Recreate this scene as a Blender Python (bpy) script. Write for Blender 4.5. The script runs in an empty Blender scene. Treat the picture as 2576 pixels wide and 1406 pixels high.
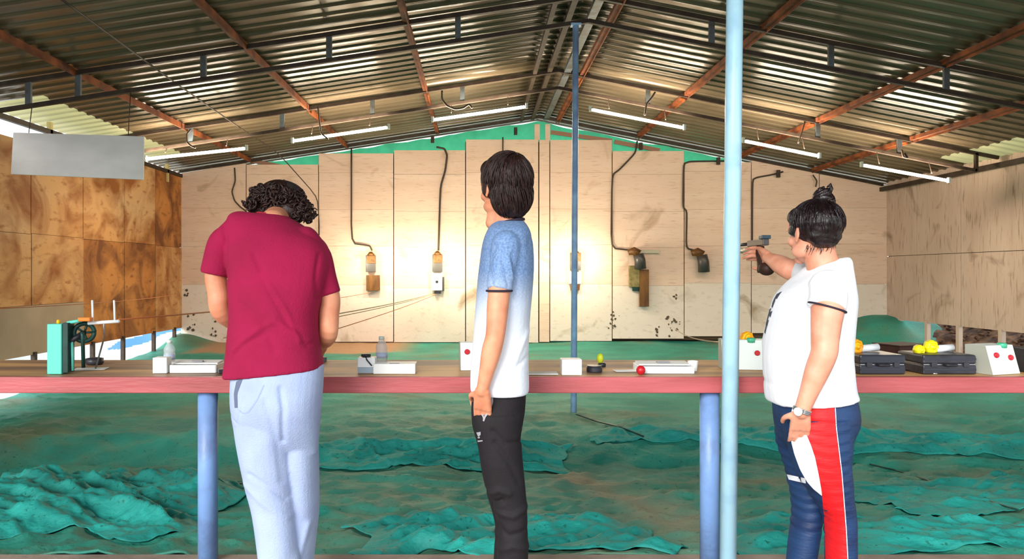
import bpy, bmesh, math, random
from mathutils import Vector, Matrix, noise
from mathutils.bvhtree import BVHTree
random.seed(11)
D = bpy.data
SC = bpy.context.scene
COL = SC.collection
PI = math.pi

# ------------------------------------------------------------------ camera, world, sun, exposure
FPX, CX, CY, HC = 1860.0, 1200.0, 690.0, 1.25       # focal length (px), principal point, eye height (m)
cam = D.cameras.new('camera')
cam.sensor_fit = 'HORIZONTAL'; cam.sensor_width = 36.0
cam.lens = FPX / 2576 * 36.0
cam.shift_x = (1288 - CX) / 2576; cam.shift_y = -(703 - CY) / 2576
cam.clip_start = 0.05; cam.clip_end = 400
camo = D.objects.new('camera', cam); COL.objects.link(camo)
camo.location = (0, 0, HC); camo.rotation_euler = (PI / 2, 0, 0)
SC.camera = camo

w = D.worlds.new('sky'); SC.world = w; w.use_nodes = True
bgn = w.node_tree.nodes['Background']
bgn.inputs[0].default_value = (0.86, 0.94, 1.0, 1); bgn.inputs[1].default_value = 1.9

sun = D.lights.new('sun', 'SUN'); sun.energy = 3.9; sun.angle = math.radians(35); sun.color = (1.0, .97, .92)
suno = D.objects.new('sun', sun); COL.objects.link(suno)
suno.rotation_euler = Vector((-.55, -1.0, .52)).to_track_quat('Z', 'Y').to_euler()

SC.view_settings.view_transform = 'Standard'; SC.view_settings.look = 'None'
SC.view_settings.exposure = 0.35; SC.view_settings.gamma = 1.0; SC.view_settings.use_curve_mapping = False

def at(x, y, Y):
    return Vector(((x - CX) * Y / FPX, Y, HC - (y - CY) * Y / FPX))
def atz(x, Y, z):
    return Vector(((x - CX) * Y / FPX, Y, z))

# ------------------------------------------------------------------ materials
def lin(c):
    c = c / 255.0
    return c / 12.92 if c <= .04045 else ((c + .055) / 1.055) ** 2.4
def S(r, g, b): return (lin(r), lin(g), lin(b), 1)

def nodes_of(m):
    nt = m.node_tree; return nt, nt.nodes, nt.links
def mat(name, col, rough=.6, metal=0, col2=None, scale=8, bump=0, bscale=60, stretch=(1, 1, 1), contrast=(.35, .65),
        emit=None, estr=0, alpha=None, trans=0, spec=.5, detail=5, sheen=0, ior=1.45):
    m = D.materials.new(name); m.use_nodes = True
    nt, N, L = nodes_of(m); b = N['Principled BSDF']
    b.inputs['Base Color'].default_value = col
    b.inputs['Roughness'].default_value = rough; b.inputs['Metallic'].default_value = metal
    b.inputs['Specular IOR Level'].default_value = spec; b.inputs['IOR'].default_value = ior
    if trans: b.inputs['Transmission Weight'].default_value = trans
    if sheen: b.inputs['Sheen Weight'].default_value = sheen
    tc = N.new('ShaderNodeTexCoord'); mp = N.new('ShaderNodeMapping'); mp.inputs['Scale'].default_value = stretch
    L.new(tc.outputs['Object'], mp.inputs[0])
    if col2 is not None:
        n = N.new('ShaderNodeTexNoise'); n.inputs['Scale'].default_value = scale; n.inputs['Detail'].default_value = detail
        r = N.new('ShaderNodeMapRange'); r.inputs[1].default_value = contrast[0]; r.inputs[2].default_value = contrast[1]
        mx = N.new('ShaderNodeMix'); mx.data_type = 'RGBA'; mx.inputs[6].default_value = col; mx.inputs[7].default_value = col2
        L.new(mp.outputs[0], n.inputs['Vector']); L.new(n.outputs[0], r.inputs[0]); L.new(r.outputs[0], mx.inputs[0])
        L.new(mx.outputs[2], b.inputs['Base Color'])
        m['mix'] = mx.name
    if bump:
        n2 = N.new('ShaderNodeTexNoise'); n2.inputs['Scale'].default_value = bscale; n2.inputs['Detail'].default_value = 4
        bp = N.new('ShaderNodeBump'); bp.inputs['Strength'].default_value = bump; bp.inputs['Distance'].default_value = .01
        L.new(mp.outputs[0], n2.inputs['Vector']); L.new(n2.outputs[0], bp.inputs['Height']); L.new(bp.outputs[0], b.inputs['Normal'])
    if emit:
        b.inputs['Emission Color'].default_value = emit; b.inputs['Emission Strength'].default_value = estr
    return m

M = {}
M['roof'] = mat('galvanised_sheet', S(116, 101, 80), .26, .18, S(90, 77, 58), 2.2, .04, 7, stretch=(.3, 1, 1), contrast=(.3, .75))
M['truss'] = mat('dark_steel', S(66, 54, 44), .6, .2, S(50, 36, 28), 9)
M['trussb'] = mat('blue_grey_steel', S(96, 108, 116), .5, .3, S(80, 78, 74), 9)
M['rust'] = mat('rusty_red_oxide', S(150, 80, 34), .75, .1, S(88, 42, 22), 5, .3, 40)
M['blue'] = mat('blue_paint', S(178, 222, 240), .32, .0, S(140, 186, 222), 7, .08, 40, contrast=(.5, .8))
M['blued'] = mat('blue_paint_dull', S(160, 198, 236), .35, .0, S(130, 160, 205), 8, .1, 40)
M['blueleg'] = mat('blue_paint_legs', S(120, 155, 208), .4, .0, S(100, 118, 160), 7, .15, 50, contrast=(.45, .8))
M['tablered'] = mat('red_painted_edge', S(190, 94, 98), .45, 0, S(158, 74, 74), 4, .2, 30, stretch=(.4, 1, 3))
M['tabletop'] = mat('worn_ply_top', S(206, 160, 104), .5, 0, S(128, 98, 78), 1.6, .2, 40, stretch=(.6, 3, 1), contrast=(.42, .6))
M['white'] = mat('white_plastic', S(238, 242, 242), .35)
M['paper'] = mat('paper', S(240, 240, 236), .8)
M['boxwhite'] = mat('pale_enamel', S(222, 232, 230), .4)
M['boxgrey'] = mat('grey_enamel', S(170, 172, 160), .5)
M['black'] = mat('black_plastic', S(34, 34, 40), .4, 0, S(52, 52, 60), 12, .1, 60)
M['blackg'] = mat('black_case', S(44, 46, 58), .32)
M['red'] = mat('red_plastic', S(190, 24, 40), .35)
M['green'] = mat('green_plastic', S(70, 180, 140), .35)
M['lime'] = mat('lime_plastic', S(200, 215, 40), .4)
M['yellow'] = mat('yellow_plastic', S(250, 195, 10), .4, 0, S(235, 140, 10), 30)
M['yellow2'] = mat('lemon_plastic', S(245, 235, 20), .4)
M['teal'] = mat('mint_enamel', S(96, 205, 185), .35)
M['tealdark'] = mat('dark_green_iron', S(22, 72, 62), .45, .2, S(15, 40, 38), 10)
M['orange'] = mat('orange_plastic', S(225, 120, 20), .45)
M['cord'] = mat('orange_cord', S(205, 120, 70), .7)
M['cordpale'] = mat('pale_cord', S(190, 165, 130), .7)
M['wire'] = mat('black_cable', S(62, 50, 40), .6)
M['glass'] = mat('clear_plastic', S(225, 232, 235), .08, 0)
M['glass'].node_tree.nodes['Principled BSDF'].inputs['Alpha'].default_value = .42
M['capw'] = mat('white_cap', S(225, 235, 225), .4)
M['greymetal'] = mat('grey_lamp_metal', S(78, 74, 72), .4, .4)
M['brass'] = mat('brown_tin', S(118, 76, 28), .5, .2, S(80, 50, 22), 30)
M['wood'] = mat('brown_wood', S(124, 82, 30), .6, 0, S(84, 50, 20), 9, .2, 40, stretch=(1, 1, .3))
M['woodark'] = mat('dark_wood', S(64, 36, 26), .6, 0, S(40, 22, 18), 9)
M['olive'] = mat('olive_board', S(150, 134, 84), .7, 0, S(112, 98, 60), 14)
M['tube'] = mat('lit_tube', (1, 1, 1, 1), .5, emit=(1.0, .86, .67, 1), estr=75)
M['steel'] = mat('steel', S(180, 184, 186), .25, .9)
M['skin'] = mat('light_brown_skin', S(228, 158, 122), .5, 0, S(210, 134, 100), 14, .05, 120)
M['skinf'] = mat('fair_brown_skin', S(232, 165, 138), .5, 0, S(214, 142, 112), 14, .05, 120)
M['lips'] = mat('lips', S(176, 92, 78), .45)
M['eyew'] = mat('eye_white', S(230, 225, 218), .2)
M['iris'] = mat('dark_iris', S(36, 22, 16), .15)
M['hair'] = mat('dark_brown_hair', S(50, 26, 20), .5, 0, S(28, 13, 10), 60, .5, 90, stretch=(1, 1, .3))
M['hairb'] = mat('black_hair', S(34, 20, 22), .3, 0, S(18, 10, 12), 60, .5, 90, stretch=(1, 1, .3))
M['cap'] = mat('dark_cap_cloth', S(48, 38, 40), .8, 0, S(38, 30, 32), 60, .2, 200)
M['maroon'] = mat('maroon_cotton', S(156, 6, 64), .9, 0, S(142, 4, 56), 6, .25, 130)
M['grey'] = mat('pale_blue_sweat_cloth', S(166, 182, 214), .9, 0, S(156, 170, 206), 8, .25, 160)
M['blackcl'] = mat('black_track_cloth', S(22, 15, 21), .8, 0, S(17, 12, 17), 8, .2, 120)
M['navy'] = mat('navy_track_cloth', S(26, 60, 104), .6, 0, S(18, 40, 78), 6, .3, 50, stretch=(.4, .4, 2))
M['redcl'] = mat('red_track_cloth', S(232, 20, 26), .6, 0, S(214, 14, 22), 6, .3, 50, stretch=(.4, .4, 2))
M['whitecl'] = mat('white_cloth', S(244, 246, 250), .85, 0, S(234, 238, 246), 6, .15, 60)
M['print'] = mat('dark_print', S(50, 56, 74), .8)
M['greycl'] = mat('grey_trim_cloth', S(150, 150, 156), .8)
M['charcoal'] = mat('charcoal_trim', S(44, 36, 52), .8)
M['shoe'] = mat('dark_shoe', S(40, 40, 46), .6)
M['sole'] = mat('white_sole', S(220, 220, 216), .6)
M['tubehold'] = mat('lamp_batten', S(196, 186, 160), .5)

# heathered blue shirt dyed lighter towards the hem
def dyed_shirt():
    m = mat('blue_to_white_dyed_shirt', S(96, 128, 176), .85, 0, S(132, 160, 200), 140, .2, 90, contrast=(.35, .65))
    nt, N, L = nodes_of(m); b = N['Principled BSDF']
    g = N.new('ShaderNodeNewGeometry'); sx = N.new('ShaderNodeSeparateXYZ'); L.new(g.outputs['Position'], sx.inputs[0])
    cr = N.new('ShaderNodeValToRGB')
    mr = N.new('ShaderNodeMapRange'); mr.inputs[1].default_value = .84; mr.inputs[2].default_value = 1.44
    L.new(sx.outputs[2], mr.inputs[0]); L.new(mr.outputs[0], cr.inputs[0])
    e = cr.color_ramp.elements; e[0].position = .28; e[0].color = (1, 1, 1, 1); e[1].position = .70; e[1].color = (0, 0, 0, 1)
    x = cr.color_ramp.elements.new(.50); x.color = (.55, .55, .55, 1)
    x = cr.color_ramp.elements.new(.60); x.color = (.22, .22, .22, 1)
    mx = N.new('ShaderNodeMix'); mx.data_type = 'RGBA'; mx.inputs[7].default_value = S(236, 243, 252)
    L.new(cr.outputs[0], mx.inputs[0]); L.new(N[m['mix']].outputs[2], mx.inputs[6]); L.new(mx.outputs[2], b.inputs['Base Color'])
    return m
M['dyed'] = dyed_shirt()

def stained_board(name, base, b2, stain, streak=(1, 1, 1), sc=1.2, thr=(.50, .72), fine=.35):
    """weathered board: broad tone drift, fine streaks and stains with a shape of their own"""
    m = mat(name, base, .75, 0, b2, sc, .25, 30, stretch=streak, contrast=(.3, .7))
    nt, N, L = nodes_of(m); b = N['Principled BSDF']; mx0 = N[m['mix']]
    tc = N.new('ShaderNodeTexCoord')
    n = N.new('ShaderNodeTexNoise'); n.inputs['Scale'].default_value = 1.5; n.inputs['Detail'].default_value = 8; n.inputs['Distortion'].default_value = 1.2
    L.new(tc.outputs['Object'], n.inputs['Vector'])
    r = N.new('ShaderNodeMapRange'); r.inputs[1].default_value = thr[0]; r.inputs[2].default_value = thr[1]; L.new(n.outputs[0], r.inputs[0])
    mx = N.new('ShaderNodeMix'); mx.data_type = 'RGBA'; mx.inputs[7].default_value = stain
    L.new(r.outputs[0], mx.inputs[0]); L.new(mx0.outputs[2], mx.inputs[6])
    n3 = N.new('ShaderNodeTexNoise'); n3.inputs['Scale'].default_value = 9; n3.inputs['Detail'].default_value = 6
    mp = N.new('ShaderNodeMapping'); mp.inputs['Scale'].default_value = streak
    L.new(tc.outputs['Object'], mp.inputs[0]); L.new(mp.outputs[0], n3.inputs['Vector'])
    r3 = N.new('ShaderNodeMapRange'); r3.inputs[1].default_value = .56; r3.inputs[2].default_value = .72; r3.inputs[4].default_value = fine
    L.new(n3.outputs[0], r3.inputs[0])
    mx2 = N.new('ShaderNodeMix'); mx2.data_type = 'RGBA'; mx2.inputs[7].default_value = stain
    L.new(r3.outputs[0], mx2.inputs[0]); L.new(mx.outputs[2], mx2.inputs[6]); L.new(mx2.outputs[2], b.inputs['Base Color'])
    return m
M['wallback'] = stained_board('cream_board', S(234, 204, 184), S(226, 192, 170), S(168, 132, 98), (.5, 1, 5), 1.2, (.60, .80), .5)
M['wallbacklow'] = stained_board('cream_board_low', S(232, 218, 206), S(226, 208, 194), S(160, 134, 104), (1, 1, 2), 1.2, (.60, .78), .3)
M['wallleft'] = stained_board('brown_stained_board', S(196, 156, 112), S(198, 140, 80), S(140, 80, 30), (1, .7, 1.6), .9, (.44, .66), .8)
M['wallleft2'] = stained_board('rust_stained_board', S(192, 128, 66), S(172, 104, 46), S(110, 62, 26), (1, .7, 1.6), 1.4, (.42, .62), .8)
M['wallright'] = stained_board('taupe_board', S(198, 174, 158), S(186, 160, 142), S(122, 96, 72), (1, 3.5, .35), 1.6, (.58, .80), .7)
M['seam'] = mat('dark_seam', S(92, 70, 54), .9)
M['mould'] = mat('dark_mould', S(92, 78, 62), .9)
M['slab'] = mat('concrete_slab', S(146, 132, 120), .8, 0, S(120, 106, 96), 5, .3, 40)
M['earth'] = mat('outside_ground', S(232, 230, 222), .9, 0, S(214, 214, 204), .8, .3, 10)
M['soil'] = mat('brown_soil', S(132, 96, 66), .95, 0, S(66, 42, 30), 7, .8, 18, contrast=(.35, .6))
M['tarp'] = mat('white_tarp', S(236, 242, 246), .6)
M['tarpblue'] = mat('blue_tarp', S(86, 150, 215), .6)
M['board'] = mat('blank_board', S(240, 238, 236), .55, 0, S(226, 224, 222), 2.5, .1, 30, stretch=(1, 1, 2))
def net_mat(name, a, b_, dirt, sc=2.0, dthr=(.52, .70)):
    m = mat(name, a, .62, 0, b_, sc, .8, 34, stretch=(.7, 1, 1), contrast=(.35, .65), spec=.35, detail=8)
    nt, N, L = nodes_of(m); b = N['Principled BSDF']
    tc = N.new('ShaderNodeTexCoord'); n = N.new('ShaderNodeTexNoise'); n.inputs['Scale'].default_value = .85; n.inputs['Detail'].default_value = 9
    mp = N.new('ShaderNodeMapping'); mp.inputs['Location'].default_value = (3.3, 1.7, 0); L.new(tc.outputs['Object'], mp.inputs[0])
    L.new(mp.outputs[0], n.inputs['Vector'])
    r = N.new('ShaderNodeMapRange'); r.inputs[1].default_value = dthr[0]; r.inputs[2].default_value = dthr[1]; r.inputs[4].default_value = .8
    L.new(n.outputs[0], r.inputs[0])
    at_ = N.new('ShaderNodeAttribute'); at_.attribute_name = 'soil'
    mxs = N.new('ShaderNodeMix'); mxs.data_type = 'RGBA'; mxs.inputs[7].default_value = S(158, 122, 92)
    mx = N.new('ShaderNodeMix'); mx.data_type = 'RGBA'; mx.inputs[7].default_value = dirt
    L.new(r.outputs[0], mx.inputs[0]); L.new(N[m['mix']].outputs[2], mx.inputs[6])
    L.new(mx.outputs[2], mxs.inputs[6]); L.new(at_.outputs['Fac'], mxs.inputs[0])
    sp = N.new('ShaderNodeTexNoise'); sp.inputs['Scale'].default_value = 38; sp.inputs['Detail'].default_value = 3; L.new(tc.outputs['Object'], sp.inputs['Vector'])
    r2 = N.new('ShaderNodeMapRange'); r2.inputs[1].default_value = .62; r2.inputs[2].default_value = .72; r2.inputs[4].default_value = .7; L.new(sp.outputs[0], r2.inputs[0])
    mx2 = N.new('ShaderNodeMix'); mx2.data_type = 'RGBA'; mx2.inputs[7].default_value = S(20, 66, 48)
    L.new(r2.outputs[0], mx2.inputs[0]); L.new(mxs.outputs[2], mx2.inputs[6]); L.new(mx2.outputs[2], b.inputs['Base Color'])
    return m
M['net'] = net_mat('green_shade_net', S(50, 142, 124), S(32, 112, 98), S(98, 104, 74))
M['net2'] = net_mat('teal_shade_net', S(38, 156, 146), S(28, 126, 118), S(84, 140, 112), 3.0, (.66, .85))
M['nethang'] = mat('lit_green_net', S(60, 190, 130), .7, 0, S(30, 140, 95), 5, .2, 30, trans=0)
_b = M['nethang'].node_tree.nodes['Principled BSDF']
def translucent(m, col, f=.5):
    nt, N, L = nodes_of(m); out = N['Material Output']; t = N.new('ShaderNodeBsdfTranslucent'); t.inputs[0].default_value = col
    mx = N.new('ShaderNodeMixShader'); mx.inputs[0].default_value = f
    L.new(N['Principled BSDF'].outputs[0], mx.inputs[1]); L.new(t.outputs[0], mx.inputs[2]); L.new(mx.outputs[0], out.inputs[0])
translucent(M['nethang'], S(84, 190, 146), .5)

M['glowsheet'] = mat('added_glow_sheet', S(196, 190, 164), .4)  # translucent sheeting added at the eaves so daylight makes a pale glow
translucent(M['glowsheet'], S(218, 214, 180), .55)

# ------------------------------------------------------------------ mesh helpers
ORG = {}
class MB:
    def __init__(s): s.v = []; s.f = []; s.mi = []
    def add(s, vs, fs, mi=0):
        o = len(s.v); s.v += [Vector(v) for v in vs]; s.f += [tuple(i + o for i in f) for f in fs]; s.mi += [mi] * len(fs); return s
    def box(s, c, size, rot=None, mi=0, taper=1.0):
        hx, hy, hz = [q / 2 for q in size]; c = Vector(c)
        P = [Vector((x * hx * (taper if z > 0 else 1), y * hy * (taper if z > 0 else 1), z * hz)) for z in (-1, 1) for y in (-1, 1) for x in (-1, 1)]
        if rot is not None: P = [rot @ p for p in P]
        return s.add([c + p for p in P], [(0, 2, 3, 1), (4, 5, 7, 6), (0, 1, 5, 4), (2, 6, 7, 3), (0, 4, 6, 2), (1, 3, 7, 5)], mi)
    def span(s, a, b, mi=0):
        a = Vector(a); b = Vector(b); return s.box((a + b) / 2, [abs(q) for q in (b - a)], None, mi)
    def rings(s, R, cap=True, closed=False, mi=0):
        n = len(R[0]); vs = [p for r in R for p in r]; fs = []
        m = len(R)
        for i in range(m - 1 + (1 if closed else 0)):
            for j in range(n):
                a = i * n + j; b = i * n + (j + 1) % n; c = ((i + 1) % m) * n + (j + 1) % n; d = ((i + 1) % m) * n + j
                fs.append((a, b, c, d))
        if cap and not closed:
            fs.append(tuple(reversed(range(n)))); fs.append(tuple(range((m - 1) * n, m * n)))
        return s.add(vs, fs, mi)
    def tube(s, pts, r, n=8, cap=True, mi=0, square=False, flat=None):
        pts = [Vector(p) for p in pts]; m = len(pts)
        rr = r if isinstance(r, (list, tuple)) else [r] * m
        t0 = (pts[1] - pts[0]).normalized()
        u = t0.orthogonal().normalized()
        if abs(t0.z) < .9:
            u = t0.cross(Vector((0, 0, 1))).normalized()
        else:
            u = Vector((1, 0, 0)) - t0 * t0.x; u.normalize()
        R = []
        for i, p in enumerate(pts):
            t = ((pts[min(i + 1, m - 1)] - pts[max(i - 1, 0)])).normalized()
            u = (u - t * u.dot(t)).normalized(); v = t.cross(u)
            ring = []
            for k in range(n):
                a = 2 * PI * (k + .5) / n
                ca, sa = math.cos(a), math.sin(a)
                k2 = 1.0
                if square: ca = 1 if ca > 0 else -1; sa = 1 if sa > 0 else -1
                f = flat if flat else 1.0
                ring.append(p + u * ca * rr[i] + v * sa * rr[i] * f)
            R.append(ring)
        return s.rings(R, cap, False, mi)
    def beam(s, a, b, wd, ht, mi=0):
        a = Vector(a); b = Vector(b); t = (b - a).normalized()
        u = t.cross(Vector((0, 0, 1)))
        if u.length < .01: u = Vector((1, 0, 0))
        u.normalize(); v = u.cross(t)
        R = [[p + u * (i * wd / 2) + v * (j * ht / 2) for i, j in ((-1, -1), (1, -1), (1, 1), (-1, 1))] for p in (a, b)]
        return s.rings(R, True, False, mi)
    def lathe(s, c, prof, n=24, axis='z', mi=0):
        c = Vector(c); R = []
        for r, h in prof:
            ring = []
            for k in range(n):
                a = 2 * PI * k / n
                p = (r * math.cos(a), r * math.sin(a), h)
                if axis == 'x': p = (h, p[0], p[1])
                if axis == 'y': p = (p[1], h, p[0])
                ring.append(c + Vector(p))
            R.append(ring)
        return s.rings(R, True, False, mi)
    def ell(s, c, r, rot=None, nu=20, nv=12, mi=0):
        c = Vector(c); R = []
        for i in range(nv + 1):
            ph = PI * (i + .02) / (nv + .04)
            ring = []
            for k in range(nu):
                a = 2 * PI * k / nu
                p = Vector((r[0] * math.sin(ph) * math.cos(a), r[1] * math.sin(ph) * math.sin(a), -r[2] * math.cos(ph)))
                if rot is not None: p = rot @ p
                ring.append(c + p)
            R.append(ring)
        return s.rings(R, True, False, mi)
    def torus(s, c, R_, r_, axis=Vector((0, 0, 1)), n=24, k=8, arc=2 * PI, a0=0, mi=0):
        q = axis.to_track_quat('Z', 'Y')
        pts = [Vector(c) + q @ Vector((R_ * math.cos(a0 + arc * i / n), R_ * math.sin(a0 + arc * i / n), 0)) for i in range(n + 1)]
        return s.tube(pts, r_, k, mi=mi)
    def grid(s, P, mi=0):
        n = len(P); m = len(P[0])
        return s.add([p for row in P for p in row], [(i * m + j, i * m + j + 1, (i + 1) * m + j + 1, (i + 1) * m + j) for i in range(n - 1) for j in range(m - 1)], mi)
    def mesh(s, name, org=Vector((0, 0, 0))):
        me = D.meshes.new(name); me.from_pydata([tuple(v - org) for v in s.v], [], s.f); me.validate(); me.update()
        return me
    def build(s, name, m, parent=None, org=None, smooth=False, bevel=0, fixn=True):
        o0 = ORG[parent.name] if parent is not None else (Vector(org) if org is not None else Vector((0, 0, 0)))
        me = s.mesh(name, o0)
        mats = m if isinstance(m, (list, tuple)) else [m]
        for q in mats: me.materials.append(q)
        if len(me.polygons) == len(s.mi):
            for p, k in zip(me.polygons, s.mi): p.material_index = min(k, len(mats) - 1)
        if fixn:
            bm = bmesh.new(); bm.from_mesh(me); bmesh.ops.recalc_face_normals(bm, faces=bm.faces); bm.to_mesh(me); bm.free()
        if smooth:
            for p in me.polygons: p.use_smooth = True
        o = D.objects.new(name, me); COL.objects.link(o)
        if parent is not None: o.parent = parent
        else: o.location = o0
        ORG[o.name] = o0
        if bevel:
            md = o.modifiers.new('bevel', 'BEVEL'); md.width = bevel; md.segments = 2; md.limit_method = 'ANGLE'; md.harden_normals = False
        if smooth and smooth != 'full':
            md = o.modifiers.new('wn', 'WEIGHTED_NORMAL') if bevel else None
        return o
def tag(o, label=None, cat=None, group=None, kind=None):
    if label: o['label'] = label
    if cat: o['category'] = cat
    if group: o['group'] = group
    if kind: o['kind'] = kind
    return o
def thing(name, loc, label, cat, group=None):
    o = D.objects.new(name, None); COL.objects.link(o); o.location = loc; o.empty_display_size = .05
    ORG[o.name] = Vector(loc)
    return tag(o, label, cat, group)
def angle_smooth(o, deg=35):
    me = o.data
    for p in me.polygons: p.use_smooth = True
    bm = bmesh.new(); bm.from_mesh(me)
    for e in bm.edges:
        if len(e.link_faces) == 2 and e.calc_face_angle(0) > math.radians(deg): e.smooth = False
    bm.to_mesh(me); bm.free()
    return o
def interp(tab, t):
    """piecewise smooth interpolation of rows (t, a, b, ...)"""
    if t <= tab[0][0]: return tab[0][1:]
    for i in range(len(tab) - 1):
        a, b = tab[i], tab[i + 1]
        if t <= b[0]:
            f = (t - a[0]) / (b[0] - a[0]); 
            return tuple(x + (y - x) * f for x, y in zip(a[1:], b[1:]))
    return tab[-1][1:]
def sm(x): x = max(0, min(1, x)); return x * x * (3 - 2 * x)

# ------------------------------------------------------------------ the shed: dimensions
YB = 13.0; XL, XR = -5.2, 7.2; XRG = 1.1
def zroof(x): return 4.08 - (.152 * (XRG - x) if x < XRG else .198 * (x - XRG))

def structure(mb, name, m, **k):
    o = mb.build(name, m, **k); o['kind'] = 'structure'; return o

# floor slab under the shooters, ground outside
structure(MB().span((-9, -7, -.3), (10, 3.31, 0)), 'floor', M['slab'], bevel=.01)
structure(MB().add([(-60, -60, -.32), (60, -60, -.32), (60, 60, -.32), (-60, 60, -.32)], [(0, 1, 2, 3)]), 'floor_outside', M['earth'])

# roof: ribbed sheets, pans slightly dished between raised ribs
def roof():
    mb = MB(); P = []
    pitch = .2; prof = []
    y = -1.0
    while y < 13.45:
        for k in range(7):                     # dished pan
            t = k / 6; prof.append((y + t * .135, .0024 * (1 - (2 * t - 1) ** 2)))
        prof.append((y + .150, -.017)); prof.append((y + .185, -.017))
        y += pitch
    xs = [-5.75, -4, -2.2, -.5, XRG - .001]
    rows = []
    for (yy, h) in prof: rows.append([Vector((x, yy, zroof(x) + h)) for x in (-5.4, -4.72, -1.2, XRG)])
    mb.grid(rows)
    rows = []
    for (yy, h) in prof: rows.append([Vector((x, yy, zroof(x) + h)) for x in (XRG, 3.1, 6.75, 7.7)])
    mb.grid(rows)
    n = len(prof)
    for q, f in enumerate(mb.f):
        c = (mb.v[f[0]] + mb.v[f[2]]) / 2
        if (c.x < -4.75 and 8.0 < c.y < 11.8) or (c.x > 6.8 and 9.2 < c.y < 10.8): mb.mi[q] = 1  # added see-through strips for the eave glow
    o = structure(mb, 'ceiling', [M['roof'], M['glowsheet']], fixn=False)
    angle_smooth(o, 20)
    md = o.modifiers.new('s', 'SOLIDIFY'); md.thickness = .004; md.offset = 1
roof()

# walls --------------------------------------------------------------
def zb(y): return HC - (y - CY) * YB / FPX
def xb(x): return (x - CX) * YB / FPX
def wall_back():
    mb = MB(); ml = MB()
    cols = [(455, 618, 440, 862), (620, 800, 414, 862), (802, 989, 386, 860), (991, 1170, 378, 861), (1172, 1354, 351, 862),
            (1384, 1539, 352, 858), (1541, 1720, 380, 852), (1722, 1889, 408, 846), (1891, 2060, 436, 838), (2062, 2232, 468, 826)]
    SL = {0: (436, 409), 8: (403, 436), 9: (438, 469)}
    rowsL = [437, 527, 620, 718, 900]
    for ci, (x0, x1, yt, yb) in enumerate(cols):
        x1 = x1 + 0
        edges = [yt] + [r + random.randint(-3, 3) + (4 if ci in (1, 3, 6) else -3) for r in rowsL[:-1] if r > yt + 18] + [yb]
        for k in range(len(edges) - 1):
            a, b = edges[k], edges[k + 1]
            dy = random.uniform(-.004, .004)
            if k == 0 and ci in SL:
                yl, yr = SL[ci]; q0, q1 = xb(x0) + .002, xb(x1)
                mb.rings([[Vector((q0, q, zb(b) + .003)), Vector((q1, q, zb(b) + .003)), Vector((q1, q, zb(yr))), Vector((q0, q, zb(yl)))] for q in (YB + dy, YB + .05 + dy)], True, False, 0)
                continue
            mb.span((xb(x0) + .002, YB + dy, zb(b) + .003), (xb(x1) - .000, YB + .05 + dy, zb(a) - .0), 1 if k == len(edges) - 2 else 0)
    mb.span((xb(1345), YB + .052, zb(850)), (xb(1392), YB + .07, zb(356)), 2)
    # narrow board under the ridge
    mb.span((xb(1357), YB, zb(860)), (xb(1382), YB + .05, zb(352)), 0)
    mb.span((xb(1345), YB + .01, zb(352)), (xb(1358), YB + .05, zb(312)), 0)
    mb.span((xb(1372), YB + .01, zb(352)), (xb(1384), YB + .05, zb(312)), 0)
    # backing sheet seen as dark seams
    mb.span((XL, YB + .055, zb(855)), (XR, YB + .07, zb(470)), 2)
    for (x0, x1, yt, yb) in cols[1:-1]:
        mb.span((xb(x0) - .012, YB + .055, zb(480)), (xb(x1) + .012, YB + .07, zb(yt + 4)), 2)
    structure(mb, 'wall_back', [M['wallback'], M['wallbacklow'], M['seam']])
    mo = MB()
    random.seed(5)
    for (x, y, n, sp) in [(1690, 815, 16, 16), (1655, 832, 6, 9), (1545, 800, 8, 14), (1700, 745, 3, 8), (1470 + 70, 820, 5, 9), (560, 800, 10, 18), (480, 815, 9, 14), (470, 740, 5, 6), (540, 845, 6, 14)]:
        for k in range(n):
            px = x + random.gauss(0, sp * .6); py = y + random.gauss(0, sp * .8); r = random.uniform(.006, .03)
            if py > 850: continue
            ang = [random.uniform(.5, 1.3) * r for _ in range(9)]
            c = Vector((xb(px), YB - .006 - random.random() * .002, zb(py)))
            vs = [c] + [c + Vector((ang[q] * math.cos(2 * PI * q / 9), 0, ang[q] * 1.1 * math.sin(2 * PI * q / 9))) for q in range(9)]
            mo.add(vs, [(0, 1 + q, 1 + (q + 1) % 9) for q in range(9)])
    structure(mo, 'wall_back_mould', M['mould'], fixn=False)
wall_back()
structure(MB().span((XL + .02, YB + .30, -.4), (XR - .02, YB + .36, .62)), 'wall_back_light_stop', mat('dark_blocker', S(60, 42, 32), .9))  # dark slab added to block outside light in the gap under the back wall

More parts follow.
